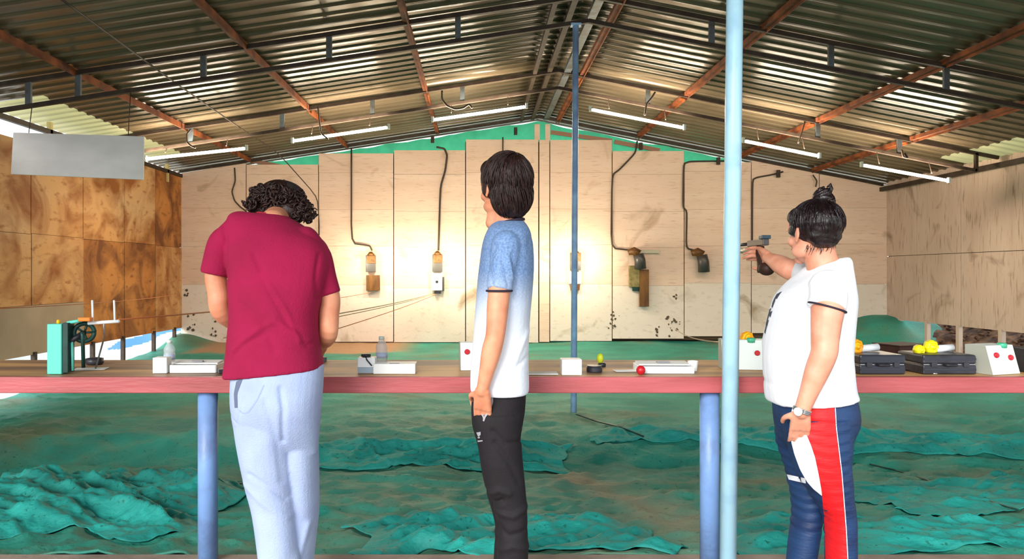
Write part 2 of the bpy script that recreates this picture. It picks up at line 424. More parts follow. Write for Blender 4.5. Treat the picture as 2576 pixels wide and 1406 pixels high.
def wall_side():
    mb = MB()
    # left wall boards: two rows, some heavily stained; bottom edge at .31, near top lower than the eave
    ys = [2.6, 4.1, 5.4, 6.7, 7.95, 8.62, 9.76, 10.9, 11.95, 13.02]
    for i in range(len(ys) - 1):
        a, b = ys[i] + .006, ys[i + 1] - .006
        top = 2.78 if b < 9.3 else (2.86 if b < 11 else 2.95)
        m1 = 1 if i in (6, 8) else 0; m0 = 1 if i in (6, 7) else 0
        mb.span((XL - .03, a, 1.72 + .01 * (i % 2)), (XL, b, top), m1 if i != 6 else 0)
        zs = .89 if b < 10 else .31
        mb.span((XL - .03 + .004 * (i % 3), a, zs), (XL + .004 * (i % 3), b, 1.715 + .01 * (i % 2)), m0)
        if zs > .5: mb.span((XL - .03 + .006, a - .006, .31), (XL + .010, b + .006, zs - .004), 3)
    mb.span((XL - .05, 2.6, .34), (XL - .035, 13.0, 2.76), 2)
    structure(mb, 'wall_left', [M['wallleft'], M['wallleft2'], M['seam'], mat('grey_board', S(168, 146, 124), .8, 0, S(150, 130, 110), 2)])
    mb = MB()
    ys = [2.6, 4.0, 5.4, 6.8, 8.2, 9.6, 11.0, 12.1, 13.02]
    for i in range(len(ys) - 1):
        a, b = ys[i] + .004, ys[i + 1] - .004
        mb.span((XR, a, 1.57), (XR + .03, b, 2.88), 0)
        mb.span((XR + .003 * (i % 2), a, .475), (XR + .03, b, 1.562), 0)
    mb.span((XR + .035, 2.6, .5), (XR + .05, 13.0, 2.86), 1)
    structure(mb, 'wall_right', [M['wallright'], M['seam']])
wall_side()

# posts below the side walls
mbp = None
for i, Y in enumerate((12.6, 11.85, 11.07, 10.17, 9.2, 8.3)):
    tag(MB().span((XR - .01, Y - .035, -.2), (XR + .05, Y + .035, .5)).build('wall_stud', M['wallright'], org=(XR, Y, -.2)),
        ['taupe stub post nearest the back corner under the right wall', 'taupe stub post under right wall beside the rubble bank', 'wide taupe stub post under right wall behind second black case',
         'taupe stub post under right wall above the right control box', 'taupe stub post under right wall beyond the photo edge', 'taupe stub post under right wall nearest the shooters'][i], 'post', 'stub posts under the right wall')
for i, (px, Y) in enumerate(((84, 8.67), (232, 9.99), (309, 10.85), (386, 11.88), (438, 12.69))):
    tag(MB().span((XL - .02, Y - .025, -.2), (XL + .03, Y + .025, .34)).build('wall_stud', M['truss'], org=(XL, Y, -.2)),
        ['thin dark post under left wall, leftmost before the green stand', 'thin dark post under left wall just right of the green stand', 'thin dark post under left wall crossing the white tarpaulin',
         'thin dark post under left wall crossing the blue stripe', 'thin dark post under left wall next to the back corner'][i], 'post', 'thin posts under the left wall')

# tarpaulin outside the left gap, soil bank outside the right gap
def tarp():
    mb = MB(); R = []; NY = 300; NZ = 48
    for i in range(NY):
        Y = 6.5 + i * .043
        R.append([Vector((XL - 1.7 - .06 * math.sin(i * .14) - .5 * k / NZ, Y, -.34 + k * .02)) for k in range(NZ)])
    mb.grid(R)
    for q in range(len(mb.f)):
        i, k = divmod(q, NZ - 1); Y = 6.5 + i * .043
        zc = -.17 + .16 * sm((Y - 14.2) / 3.2)
        if abs((-.34 + k * .02) - zc) < .075 * sm((Y - 13.6) / 1.2): mb.mi[q] = 1
    o = mb.build('tarpaulin', [M['tarp'], M['tarpblue']], org=(XL - 1.8, 10, -.3), smooth='full', fixn=False)
    md = o.modifiers.new('s', 'SOLIDIFY'); md.thickness = .004
    tag(o, 'white tarpaulin with a blue stripe outside the gap under the left wall', 'tarpaulin')
tarp()
def bank():
    mb = MB(); R = []
    for i in range(90):
        Y = 7.0 + i * .075; row = []
        for k in range(40):
            X = XR - .5 + k * .07
            z = -.25 + .62 * sm((X - XR + .5) / 1.9) + .30 * sm((Y - 10) / 3) + .07 * noise.noise(Vector((X * 3, Y * 3, 0))) + .05 * noise.noise(Vector((X * 9, Y * 9, 3)))
            row.append(Vector((X, Y, z)))
        R.append(row)
    mb.grid(R)
    o = structure(mb, 'floor_soil_bank', M['soil'], smooth='full', fixn=False)
bank()
def rubble():
    mb = MB(); random.seed(3)
    for k in range(240):
        X = XR + random.uniform(.0, 1.0); Y = random.uniform(9.3, 13)
        z = -.25 + .62 * sm((X - XR + .5) / 1.9) + .30 * sm((Y - 10) / 3)
        r = random.uniform(.02, .07)
        rot = Matrix.Rotation(random.uniform(0, 3), 3, 'Z') @ Matrix.Rotation(random.uniform(0, 3), 3, 'X')
        mb.ell((X, Y, z + r * .2), (r, r * .7, r * .5), rot, 6, 4)
    o = mb.build('rubble', M['soil'], org=(XR + .5, 11, 0))
    tag(o, 'loose brown rubble on the bank below the right wall', 'rubble', kind='stuff')
rubble()

# green net behind the gable gap
def gable_net():
    mb = MB(); R = []
    for i in range(100):
        X = XL + .2 + i * (XR - XL - .4) / 99; row = []
        for k in range(10):
            t = k / 9
            hang = .05 * noise.noise(Vector((X * 1.3, 0, 5)))
            zt = zroof(X) - .10 - (.10 * abs(noise.noise(Vector((X * .9, 3, 1)))) if X > XRG else .05 * abs(noise.noise(Vector((X * 1.9, 3, 1)))))
            row.append(Vector((X, YB + .16 + .03 * math.sin(X * 9 + k) , zt - t * 1.0)))
        R.append(row)
    mb.grid(R)
    o = mb.build('gable_net', M['nethang'], org=(1, YB + .2, 3), smooth='full', fixn=False)
    tag(o, 'bright green shade net hung behind the gap at the top of the back wall', 'net')
gable_net()
for (x0, x1, y0, y1, lab) in [(1386, 1540, 338, 356, 'brown wooden batten on top of the back wall right of the ridge'), (1546, 1660, 362, 380, 'brown wooden batten on top of the back wall behind the right cable'), (622, 736, 408, 392, 'brown wooden batten on top of the back wall left of the dull green patch')]:
    a = Vector((xb(x0), YB + .02, zb(y0 - 6))); b = Vector((xb(x1), YB + .02, zb(y0 + 16)))
    tag(MB().beam(a, b, .03, .07).build('wooden_batten', mat('batten', S(150, 112, 92), .7), org=a), lab, 'batten')

# ------------------------------------------------------------------ roof steel
def truss(Y, label, bottom=True, x0=-5.55, x1=7.05, struts=None, dd=.25, m=None, sw=.05):
    m = m or M['truss']
    t = thing('roof_truss', (XRG, Y, zroof(XRG) - .3), label, 'truss', 'steel roof trusses')
    off = .075
    for xe in (x0, x1):
        MB().beam((xe, Y, zroof(xe) - off), (XRG, Y, zroof(XRG) - off), .04, .045).build('top_chord', m, t)
        if bottom:
            xs = xe if xe < 0 else xe - .3
            MB().beam((xs, Y, zroof(xs) - off - dd), (XRG, Y, zroof(XRG) - off - dd), .04, .04).build('bottom_chord', m, t)
            if xe > 0: MB().beam((xs, Y, zroof(xs) - off - dd - .01), (xs, Y, zroof(xs) - off), .04, .04).build('strut', m, t)
    for x in (struts or []):
        MB().beam((x, Y, zroof(x) - off - dd), (x, Y, zroof(x) - off), sw, .03).build('strut', M['trussb'], t)
    return t
pxs = lambda L, Y: [(x - CX) * Y / FPX for x in L]
truss(7.3, 'near dark steel double-chord truss with widely spaced struts, high above the boy', struts=pxs([72, 197, 512, 828, 1152, 1790, 2090, 2380], 7.3), dd=.255, sw=.055)
truss(10.0, 'middle dark steel truss carrying the glowing tube lamps', struts=pxs([480, 710, 937, 1163, 1630, 2057, 2262], 10.0), dd=.235, sw=.06)
truss(12.93, 'rearmost dark steel rafter along the top of the back wall', bottom=False, x0=-5.2, x1=7.1)
truss(3.35, 'foremost steel truss carried by the tall pale blue post', struts=[-4, -2, 0, 2.2, 4, 6])

PURL = [(-3.98, 'leftmost'), (-2.3, 'second from the left'), (-.7, 'third from the left'), (1.42, 'just right of the ridge'), (2.83, 'second right of the ridge'), (4.6, 'third right of the ridge'), (5.87, 'rightmost')]
for (x, wq) in PURL:
    a = Vector((x, 2.2, zroof(x) - .055)); b = Vector((x, 13.1, zroof(x) - .055))
    mb = MB().beam(a, b, .06, .05)
    mb.box((a + b) / 2 + Vector((.025, 0, -.025)), (.012, b.y - a.y, .05))
    tag(mb.build('purlin', M['rust'], org=a), 'rusty orange roof purlin, ' + wq, 'purlin', 'rusty purlins under the roof')
for (x, lab, m, wd) in [(.78, 'slim dark ridge rail on the left of the ridge', 'truss', .05), (.98, 'dark ridge rail just left of the ridge centre', 'truss', .06), (1.22, 'blue grey ridge rail on the right of the ridge', 'trussb', .09)]:
    a = Vector((x, 2.2, zroof(x) - .06)); b = Vector((x, 13.1, zroof(x) - .06))
    tag(MB().beam(a, b, wd, .05).build('ridge_rail', M[m], org=a), lab, 'beam')
a = Vector((XL, 2.4, 2.98)); b = Vector((XL, 13.0, 2.98))
tag(MB().beam(a, b, .05, .06).build('eave_beam', M['truss'], org=a), 'dark eave beam above the stained left wall', 'beam')
a = Vector((7.1, 2.4, 2.72)); b = Vector((7.1, 13.0, 2.74))
tag(MB().beam(a, b, .05, .07).build('eave_beam', M['truss'], org=a), 'dark eave beam above the taupe right wall', 'beam')
for i, Y in enumerate((9.0, 10.9, 12.4)):
    tag(MB().beam((XL, Y, 2.80), (XL, Y, 3.1), .05, .05).build('eave_bracket', mat('cream_bracket', S(200, 180, 120), .6), org=(XL, Y, 2.8)),
        ['cream bracket on the left eave beam above the blank board', 'cream bracket on the left eave beam right of the blank board', 'cream bracket on the left eave beam near the back corner'][i], 'bracket')

# tube lamps hanging under the middle truss
TUBES = [(365, 400, 620, 373), (735, 355, 978, 320), (1088, 302, 1325, 268), (1485, 275, 1722, 322), (1870, 354, 2062, 393), (2168, 415, 2388, 455)]
TL = ['leftmost', 'second from the left', 'just left of the ridge', 'just right of the ridge', 'behind the tall blue post', 'rightmost']
for (x0, y0, x1, y1), wq in zip(TUBES, TL):
    Y = 9.93
    a = at(x0, y0, Y); b = at(x1, y1, Y); d = (b - a).normalized(); up = Vector((0, 0, 1))
    t = thing('tube_lamp', (a + b) / 2 + up * .06, 'glowing white fluorescent tube lamp, ' + wq, 'lamp', 'tube lamps under the middle truss')
    MB().beam(a + up * .004 + Vector((0, .042, 0)), b + up * .004 + Vector((0, .042, 0)), .03, .03).build('batten', M['tubehold'], t, bevel=.004)
    MB().tube([a + d * .03, b - d * .03], .019, 12).build('glass_tube', M['tube'], t, smooth=True)
    for p in (a, b):
        MB().box(p + up * .01 + Vector((0, .005, 0)), (.03, .045, .07)).build('end_cap', M['capw'], t)
    for f in (.2, .8):
        p = a.lerp(b, f); MB().tube([p + up * .06, Vector((p.x, 10.0, zroof(p.x) - .31))], .006, 6).build('hanger', M['truss'], t)
    L = D.lights.new('tube_light', 'AREA'); L.shape = 'RECTANGLE'; L.size = (b - a).length; L.size_y = .04; L.energy = 22; L.color = (1, .86, .67)
    lo = D.objects.new('tube_light', L); COL.objects.link(lo); lo.parent = t
    lo.location = Vector((0, 0, -.10)); lo.rotation_euler = (0, -math.atan2(d.z, d.x), 0)
    L2 = D.lights.new('tube_light', 'AREA'); L2.shape = 'RECTANGLE'; L2.size = (b - a).length; L2.size_y = .04; L2.energy = 22; L2.color = (1, .85, .64)
    l2 = D.objects.new('tube_light', L2); COL.objects.link(l2); l2.parent = t
    l2.location = Vector((0, .0, -.02)); zz = -(Vector((0, .8, 1)) - d * d.z).normalized(); yy = zz.cross(d); l2.rotation_euler = Matrix((d, yy, zz)).transposed().to_euler()

# ------------------------------------------------------------------ posts
def post(name, a, b, r, m, label, base=True):
    t = thing(name, a, label, 'post')
    MB().tube([a, b], r, 24).build('shaft', m, t, smooth=True)
    if base: MB().box(a + Vector((0, 0, .006)), (r * 4, r * 4, .012)).build('base_plate', m, t, bevel=.002)
    MB().box(b + Vector((0, 0, -.01)), (r * 3.4, r * 3, .02)).build('top_plate', m, t, bevel=.002)
    return t
post('roof_post', atz(1831, 3.05, 0), Vector((1.082, 3.05, 3.94)), .0335, M['blue'], 'tall pale blue steel post in front of the table, beside the woman')
post('roof_post', atz(1443, 7.3, -.16), Vector((.975, 7.3, 3.72)), .030, M['blued'], 'slender blue post standing on the net beyond the table')

# ------------------------------------------------------------------ ground with green net
def gz(X, Y):
    tab = [(3.25, -.03), (3.5, -.10), (4.6, -.17), (5.72, -.27), (5.95, -.16), (6.2, -.10), (7.3, -.15), (9.5, -.10), (12.2, .02), (13.3, .06)]
    z = interp(tab, Y + .12 * noise.noise(Vector((X * .5, 7, 0))))[0]
    z += .22 * sm((X - 3.6) / 3.2) * sm((Y - 11.0) / 2.2) + .26 * sm((X - 5.9) / 1.1) * sm((Y - 11.4) / 1.4)
    z += .17 * sm((-4.45 - X) / .7) * sm((Y - 12.0) / .9)
    z += .035 * noise.noise(Vector((X * .8, Y * .9, 1)))
    n = noise.noise(Vector((X * 1.1 + .6 * Y, Y * 2.6, 4.)))
    z += .030 * (1 - abs(n)) ** 6 * (1 if Y < 9 else .4)
    n = noise.noise(Vector((X * 1.4 - .8 * Y, Y * 2.2 + X * .7, 9.)))
    z += .028 * (1 - abs(n)) ** 8 * sm((7.2 - Y) / 1.5)
    if Y < 8.5:
        f = sm((8.5 - Y) / 2)
        z += .012 * noise.noise(Vector((X * 6, Y * 9, 2))) * f + .005 * noise.noise(Vector((X * 17, Y * 24, 6))) * f
        for (ax, ay, sd) in ((.9, 3.4, 21.), (2.4, 2.6, 33.), (-1.8, 3.2, 41.)):
            n = abs(noise.noise(Vector((X * ax * .5 + Y * .3, Y * ay + X * ax, sd))))
            z += .014 * max(0, 1 - n * 7) * f
    return z
def ground():
    mb = MB(); R = []; ys = []; y = 3.315
    while y < 13.3: ys.append(y); y += .016 + (y - 3.3) * .006
    xs = [XL - .04 + i * .030 for i in range(int((XR - XL + .6) / .030))]
    for y in ys:
        row = []
        for x in xs: row.append(Vector((x, y, gz(x, y))))
        R.append(row)
    mb.grid(R)
    o = mb.build('floor_net', M['net'], smooth='full', fixn=False); o['kind'] = 'structure'
    at_ = o.data.attributes.new('soil', 'FLOAT', 'POINT')
    vals = []
    for v in mb.v:
        s = 0
        # bare soil strip by the back wall on the left, bare patch near the middle foreground
        s = max(s, sm((v.y - 11.6 - .25 * noise.noise(v * 2)) / .3) * sm((-.9 - v.x) / .6) * sm((v.x + 4.8) / .4))
        px = (v.x - .95 - .35 * (4.6 - v.y)) ; s = max(s, .45 * sm(1 - abs(px + .2 * noise.noise(v * 4)) / (.30 + .12 * (5.4 - v.y))) * sm((5.7 - v.y) / .4) )
        vals.append(s)
    at_.data.foreach_set('value', vals)
    md = o.modifiers.new('s', 'SOLIDIFY'); md.thickness = .01; md.offset = -1
    return o
ground()

def loose_net(x0, x1, y0, y1, lab, seed, amp=.07, ang=.4, m=None, edge=.12, freq=3.0):
    mb = MB(); R = []; nx = int((x1 - x0) / .012); ny = int((y1 - y0) / .012)
    ca, sa = math.cos(ang), math.sin(ang)
    for j in range(ny + 1):
        row = []
        for i in range(nx + 1):
            u = i / nx; v = j / ny
            X = x0 + (x1 - x0) * u; Y = y0 + (y1 - y0) * v
            X += edge * noise.noise(Vector((u * 2, v * 3, seed))) * 2 * abs(u - .5) * 2
            Y += edge * noise.noise(Vector((u * 4, v * 2, seed + 5))) * 2 * abs(v - .5) * 2
            a = (X * ca + Y * sa); b = (-X * sa + Y * ca)
            n1 = 1 - abs(noise.noise(Vector((a * freq * .16, b * freq, seed)))) * 2
            n2 = 1 - abs(noise.noise(Vector((a * freq * .42, b * freq * 2.3, seed + 3)))) * 2
            e = min(1, 6 * min(u, 1 - u, v, 1 - v))
            n3 = 1 - abs(noise.noise(Vector((a * freq * 1.3 + b, b * freq * 4.5 + .4 * a, seed + 8)))) * 3
            n4 = 1 - abs(noise.noise(Vector((a * freq * 3 - b * 2, b * freq * 5 + a * 2, seed + 11)))) * 4
            h = amp * e * (max(0, n1) ** 1.4 * .60 + max(0, n2) ** 1.6 * .40 + max(0, n3) ** 1.5 * .13 + max(0, n4) ** 1.5 * .05) + .014
            row.append(Vector((X, Y, gz(X, Y) + h)))
        R.append(row)
    mb.grid(R)
    c = R[ny // 2][nx // 2]
    o = mb.build('loose_net', m or M['net2'], org=c, smooth='full', fixn=False)
    md = o.modifiers.new('s', 'SOLIDIFY'); md.thickness = .004
    return tag(o, lab, 'net', 'loose nets lying on the ground')
loose_net(-3.3, -1.35, 3.75, 5.25, 'crumpled bright teal net heaped at the lower left', 1.5, .12, -.57, freq=3.2)
loose_net(-.62, .78, 3.42, 4.15, 'bright teal net folded on the ground right behind the boy', 2.5, .09, .5)
loose_net(2.35, 4.6, 4.15, 5.15, 'smooth teal net sheet at the right, behind the woman', 3.5, .03, -.3, freq=1.6)
loose_net(-1.5, .75, 5.62, 6.0, 'long rolled net fold crossing the middle of the ground', 4.5, .10, .02, edge=.06, freq=3.5)
loose_net(1.25, 3.9, 3.45, 4.05, 'teal net strip along the slab edge at the lower right', 6.5, .05, .1, edge=.1)
loose_net(1.0, 4.8, 5.9, 6.25, 'teal net fold along the ridge of the ground at the right', 7.5, .05, 0, edge=.07)
def twine(pts, r, lab, m='tealdark', name='twine'):
    P = [Vector(p) for p in pts]; Q = []
    for i in range(len(P) - 1):
        for k in range(6): Q.append(P[i].lerp(P[i + 1], k / 6))
    Q.append(P[-1])
    mb = MB().tube(Q, r, 6); return tag(mb.build(name, M[m], org=Q[0], smooth=True), lab, 'cord')
def gpt(x, y):
    # ground point under pixel, by marching
    Y = 3.32
    while Y < 13:
        X = (x - CX) * Y / FPX; z = HC - (y - CY) * Y / FPX
        Y += .01
        if HC - (y - CY) * Y / FPX <= gz(X, Y) + .0: break
    return Vector((X, Y, gz(X, Y) + .02))
twine([gpt(2190, 1175), gpt(2255, 1190), gpt(2330, 1215), gpt(2430, 1250), gpt(2570, 1295)], .006, 'dark seam cord along the smooth teal net at the right')
twine([gpt(405, 1305), gpt(450, 1290), gpt(500, 1270), gpt(560, 1235), gpt(610, 1222)], .008, 'dark rope lying across the net left of the grey trousers')
twine([gpt(1450, 1047), gpt(1500, 1065), gpt(1560, 1080), gpt(1620, 1105)], .008, 'dark seam running from the foot of the slender blue post')

# ------------------------------------------------------------------ the bench
TZ = .81; TY0, TY1 = 3.15, 3.80
def bench():
    t = thing('shooting_bench', (0, 3.3, 0), 'long narrow bench with worn wooden top and pink-red painted front edge', 'table')
    MB().span((-3.6, TY0 + .02, TZ - .03), (4.6, TY1, TZ)).build('top', M['tabletop'], t)
    MB().span((-3.6, TY0, TZ - .0665), (4.6, TY0 + .03, TZ + .002)).build('front_edge', M['tablered'], t, bevel=.004)
    MB().span((-3.6, TY1 - .03, TZ - .06), (4.6, TY1, TZ - .03)).build('rear_rail', M['tablered'], t)
    for px in (522, 1786, -560, 3050):
        X = (px - CX) * 3.22 / FPX
        b = MB().tube([(X, 3.225, 0), (X, 3.225, TZ - .045)], .042, 28)
        b.build('leg', M['blueleg'], t, smooth=True)
        X2 = X
        MB().beam((X2, 3.225, TZ - .05), (X2, TY1 - .02, TZ - .05), .04, .04).build('bracket', M['blueleg'], t)
bench()

def table(x, Y): return Vector(((x - CX) * Y / FPX, Y, TZ + .0015))

# --- green target winder at the left
def winder():
    Y = 3.27; p = table(147, Y); q = .00176
    t = thing('target_winder', p, 'mint green upright clamp stand with dark winding wheel at the left end of the bench', 'stand')
    MB().span(p + Vector((-.034, -.03, .0)), p + Vector((.030, .03, .221))).build('column', M['teal'], t, bevel=.004)
    MB().span(p + Vector((.030, -.025, .005)), p + Vector((.056, .03, .225))).build('side_plate', M['tealdark'], t, bevel=.003)
    MB().lathe(p + Vector((.0, 0, .221)), [(.008, 0), (.008, .012), (.003, .018)], 12).build('knob', M['yellow'], t, smooth=True)
    c = at(200, 838, Y) + Vector((0, .04, 0))
    wl = MB().torus(c, .040, .010, Vector((.5, -1, 0)).normalized(), 28, 8)
    for k in range(5):
        a = 2 * PI * k / 5; qd = Vector((.5, -1, 0)).normalized().to_track_quat('Z', 'Y')
        wl.tube([c, c + qd @ Vector((.04 * math.cos(a), .04 * math.sin(a), 0))], .005, 6)
    wl.build('wheel', M['tealdark'], t, smooth=True)
    MB().tube([p + Vector((.05, 0, .14)), c], .012, 10).build('axle', M['black'], t, smooth=True)
    MB().tube([at(206, 835, Y), at(208, 845, Y), at(210, 925, Y)], .008, 8).build('arm', M['tealdark'], t, smooth=True)
    MB().tube([at(181, 860, Y), at(183, 932, Y)], .006, 8).build('leg', M['teal'], t, smooth=True)
    MB().tube([at(170, 812, Y), at(205, 806, Y)], .008, 8).build('crossbar', M['teal'], t, smooth=True)
    MB().box(at(215, 803, Y), (.055, .03, .018)).build('clip', M['orange'], t, bevel=.004)
winder()
def carrier():
    Y = 3.3
    t = thing('card_holder', at(262, 812, Y), 'white wire card holder with two upright prongs beside the green stand', 'holder')
    MB().tube([at(222, 813, Y), at(300, 808, Y)], .008, 8).build('bar', M['white'], t, smooth=True)
    for x in (232, 287): MB().tube([at(x, 755, Y), at(x + 2, 810, Y)], .0045, 8).build('prong', M['white'], t, smooth=True)
    MB().tube([at(262, 812, Y), at(262, 812, Y) + Vector((-.03, .06, -.07)), table(240, 3.42)], .004, 6).build('stem', M['steel'], t, smooth=True)
carrier()
def cord(a, b, lab, m='cord', r=.004, sag=.03, name='pull_cord'):
    P = [a.lerp(b, k / 16) - Vector((0, 0, sag * 4 * (k / 16) * (1 - k / 16))) for k in range(17)]
    return tag(MB().tube(P, r, 6).build(name, M[m], org=a, smooth=True), lab, 'cord')
cord(at(298, 804, 3.3), at(935, 735, 12.9), 'orange cord from the wire holder to the leftmost target')
cord(at(-30, 777, 3.5), at(452, 738, 12.9), 'faint brown cord along the left wall', 'cord', .003)
cord(at(580, 832, 3.6), at(1090, 738, 12.9), 'upper pale cord leading to the white card target', 'cordpale', .005)
cord(at(560, 850, 3.62), at(1094, 739, 12.9), 'middle pale cord leading to the white card target', 'cordpale', .004)
cord(at(585, 905, 3.75), at(1098, 740, 12.9), 'lowest brown cord leading to the white card target', 'cord', .004)
cord(at(1700, 828, 8.0), table(1812, 3.7) + Vector((0, 0, .1)), 'pale cord running down to the middle control box', 'cordpale', .004)

# --- small things
def slab_thing(name, px, Y, sx, sy, sz, rz, m, lab, cat, group=None, dz=0, bevel=.002):
    p = table(px, Y) + Vector((0, 0, dz))
    return tag(MB().box(p + Vector((0, 0, sz / 2)), (sx, sy, sz), Matrix.Rotation(rz, 3, 'Z')).build(name, M[m], org=p, bevel=bevel), lab, cat, group)
def bottle(px, Y, r, h, lab):
    p = table(px, Y); t = thing('plastic_bottle', p, lab, 'bottle')
    prof = [(r * .9, 0), (r, .01), (r, h * .25), (r * .93, h * .28), (r, h * .31), (r, h * .55), (r * .93, h * .58), (r, h * .61), (r * .98, h * .72), (r * .45, h * .88), (r * .42, h * .9)]
    o = MB().lathe(p, prof, 20).build('bottle_body', M['glass'], t, smooth=True)
    MB().lathe(p + Vector((0, 0, h * .9)), [(r * .5, 0), (r * .5, h * .09), (r * .4, h * .1)], 16).build('cap', M['capw'], t, smooth=True)
    MB().lathe(p + Vector((0, 0, h * .34)), [(r * 1.01, 0), (r * 1.01, h * .16)], 20).build('label_band', mat('pale_blue_label', S(190, 205, 235), .5), t, smooth=True)
def tray(px, Y, sx, sy, lab, lid=True, rz=0, h=.035):
    p = table(px, Y); t = thing('pellet_tray', p, lab, 'tray', 'white trays on the bench')
    R = Matrix.Rotation(rz, 3, 'Z')
    b = MB().box(p + Vector((0, 0, .003)), (sx, sy, .006), R)
    for (dx, dy, ax, ay) in ((0, sy / 2, sx, .006), (0, -sy / 2, sx, .006), (sx / 2, 0, .006, sy), (-sx / 2, 0, .006, sy)):
        b.box(p + R @ Vector((dx, dy, h / 2)), (ax, ay, h), R)
    b.build('tray_body', M['white'], t, bevel=.0015)
    if lid: MB().box(p + R @ Vector((0, sy * .12, h + .004)), (sx * .96, sy * .6, .006), R @ Matrix.Rotation(.06, 3, 'X')).build('lid', M['paper'], t)
    MB().box(p + R @ Vector((0, -.0, h + .011)), (sx * .25, .02, .004), R).build('slot_label', M['greycl'], t)

slab_thing('paper_sheet', 228, 3.42, .14, .08, .003, .2, 'paper', 'loose white paper behind the mint green stand', 'paper')
def blackpad():
    p = table(238, 3.6); tag(MB().lathe(p, [(.035, 0), (.042, .01), (.040, .03), (.02, .034)], 20).build('black_dish', M['black'], org=p, smooth=True), 'flat black dish behind the mint green stand', 'dish')
blackpad()
slab_thing('card_box', 408, 3.30, .062, .06, .070, .05, 'white', 'small white box left of the clear bottle beside the maroon shirt', 'box', bevel=.003)
bottle(426, 3.42, .025, .135, 'clear bottle among the white boxes left of the man in maroon')
tray(497, 3.35, .20, .12, 'open white tray with papers at the left elbow of the man in maroon', rz=.03)
slab_thing('paper_stack', 490, 3.58, .24, .12, .02, -.05, 'paper', 'white papers lying behind the left open tray', 'paper', dz=0)
slab_thing('pistol_magazine', 560, 3.28, .04, .05, .02, .5, 'black', 'small black part at the right end of the left tray', 'part')
slab_thing('small_block', 812, 3.7, .035, .03, .025, 0, 'black', 'small black block just right of the maroon shirt hem', 'block')
def scopebox():
    p = table(924, 3.30); t = thing('card_box', p, 'small white box with a black lens cap and wire, right of maroon shirt', 'box')
    MB().box(p + Vector((0, 0, .035)), (.078, .06, .070)).build('box_body', M['white'], t, bevel=.003)
    MB().box(p + Vector((-.004, -.032, .016)), (.066, .003, .025)).build('label_patch', mat('grey_blue_label', S(160, 178, 190), .5), t)
    MB().lathe(p + Vector((-.006, 0, .072)), [(.022, 0), (.022, .010), (.018, .012)], 20).build('lens_cap', M['black'], t, smooth=True)
    MB().tube([p + Vector((-.006, -.02, .075)), p + Vector((.004, -.036, .06)), p + Vector((.025, -.036, .035))], .003, 6).build('wire', M['black'], t, smooth=True)
scopebox()
bottle(960, 3.44, .027, .150, 'clear ribbed bottle standing between two white boxes in the middle')
slab_thing('flat_box', 995, 3.30, .185, .10, .045, 0, 'white', 'flat white box in front of the ribbed clear bottle', 'box', bevel=.003)
slab_thing('label_slip', 992, 3.26, .045, .008, .002, 0, 'greycl', 'grey slip on top of the flat white box', 'slip', dz=.0455)
slab_thing('pistol_magazine', 1005, 3.62, .085, .03, .012, 0, 'black', 'thin black strip behind the flat white box', 'part')

def control_box(px, Y, wd, dp, h, rz, lab, two=True, green=True, open_left=False):
    p = table(px, Y); t = thing('control_box', p, lab, 'control box', 'control boxes on the bench')
    R = Matrix.Rotation(rz, 3, 'Z')
    s = .35 * h   # sloping face
    prof = [(-dp / 2, 0), (-dp / 2 + s * .8, h), (dp / 2, h), (dp / 2, 0)]
    A = [p + R @ Vector((-wd / 2, y, z)) for y, z in prof]; B = [p + R @ Vector((wd / 2, y, z)) for y, z in prof]
    MB().rings([A, B]).build('housing', M['boxwhite'], t, bevel=.003)
    MB().rings([[q + R @ Vector((-.0015, 0, 0)) for q in A], [q + R @ Vector((-.0005, 0, 0)) for q in A]]).build('side_panel', M['boxgrey'], t)
    nrm = R @ Vector((0, -h, s * .8)).normalized()
    def face(u, v): return p + R @ Vector((u * wd / 2, -dp / 2 + s * .8 * v, h * v))
    def button(u, v, m, nm, r=.0125):
        q = nrm.to_track_quat('Z', 'Y'); c = face(u, v); b = MB()
        rings = [[c + q @ Vector((rr * math.cos(2 * PI * k / 16), rr * math.sin(2 * PI * k / 16), hh)) for k in range(16)] for rr, hh in ((r, 0), (r, .006), (r * .8, .010))]
        b.rings(rings).build(nm, M[m], t, smooth=False)
    button(-.45, .66, 'red', 'red_button'); 
    if two: button(.55, .56, 'red', 'red_button')
    if green:
        b = MB().lathe(face(.32, 1.0) + R @ Vector((0, .008, 0)), [(.02, -.012), (.02, .004), (.016, .009)], 18); b.build('green_knob', M['green'], t, smooth=True)
    return t
control_box(1187, 3.42, .11, .10, .125, .1, 'white control box with one red button half hidden behind the boy', two=False, green=False)
control_box(1869, 3.45, .20, .12, .135, -.15, 'white control box partly hidden behind the tall pale blue post')
control_box(2497, 3.30, .165, .13, .125, .32, 'white control box with two red buttons at the right end')
slab_thing('cable_reel_case', 2590, 3.34, .09, .12, .11, 0, 'black', 'black case cut off by the right edge of the photo', 'case', bevel=.006)

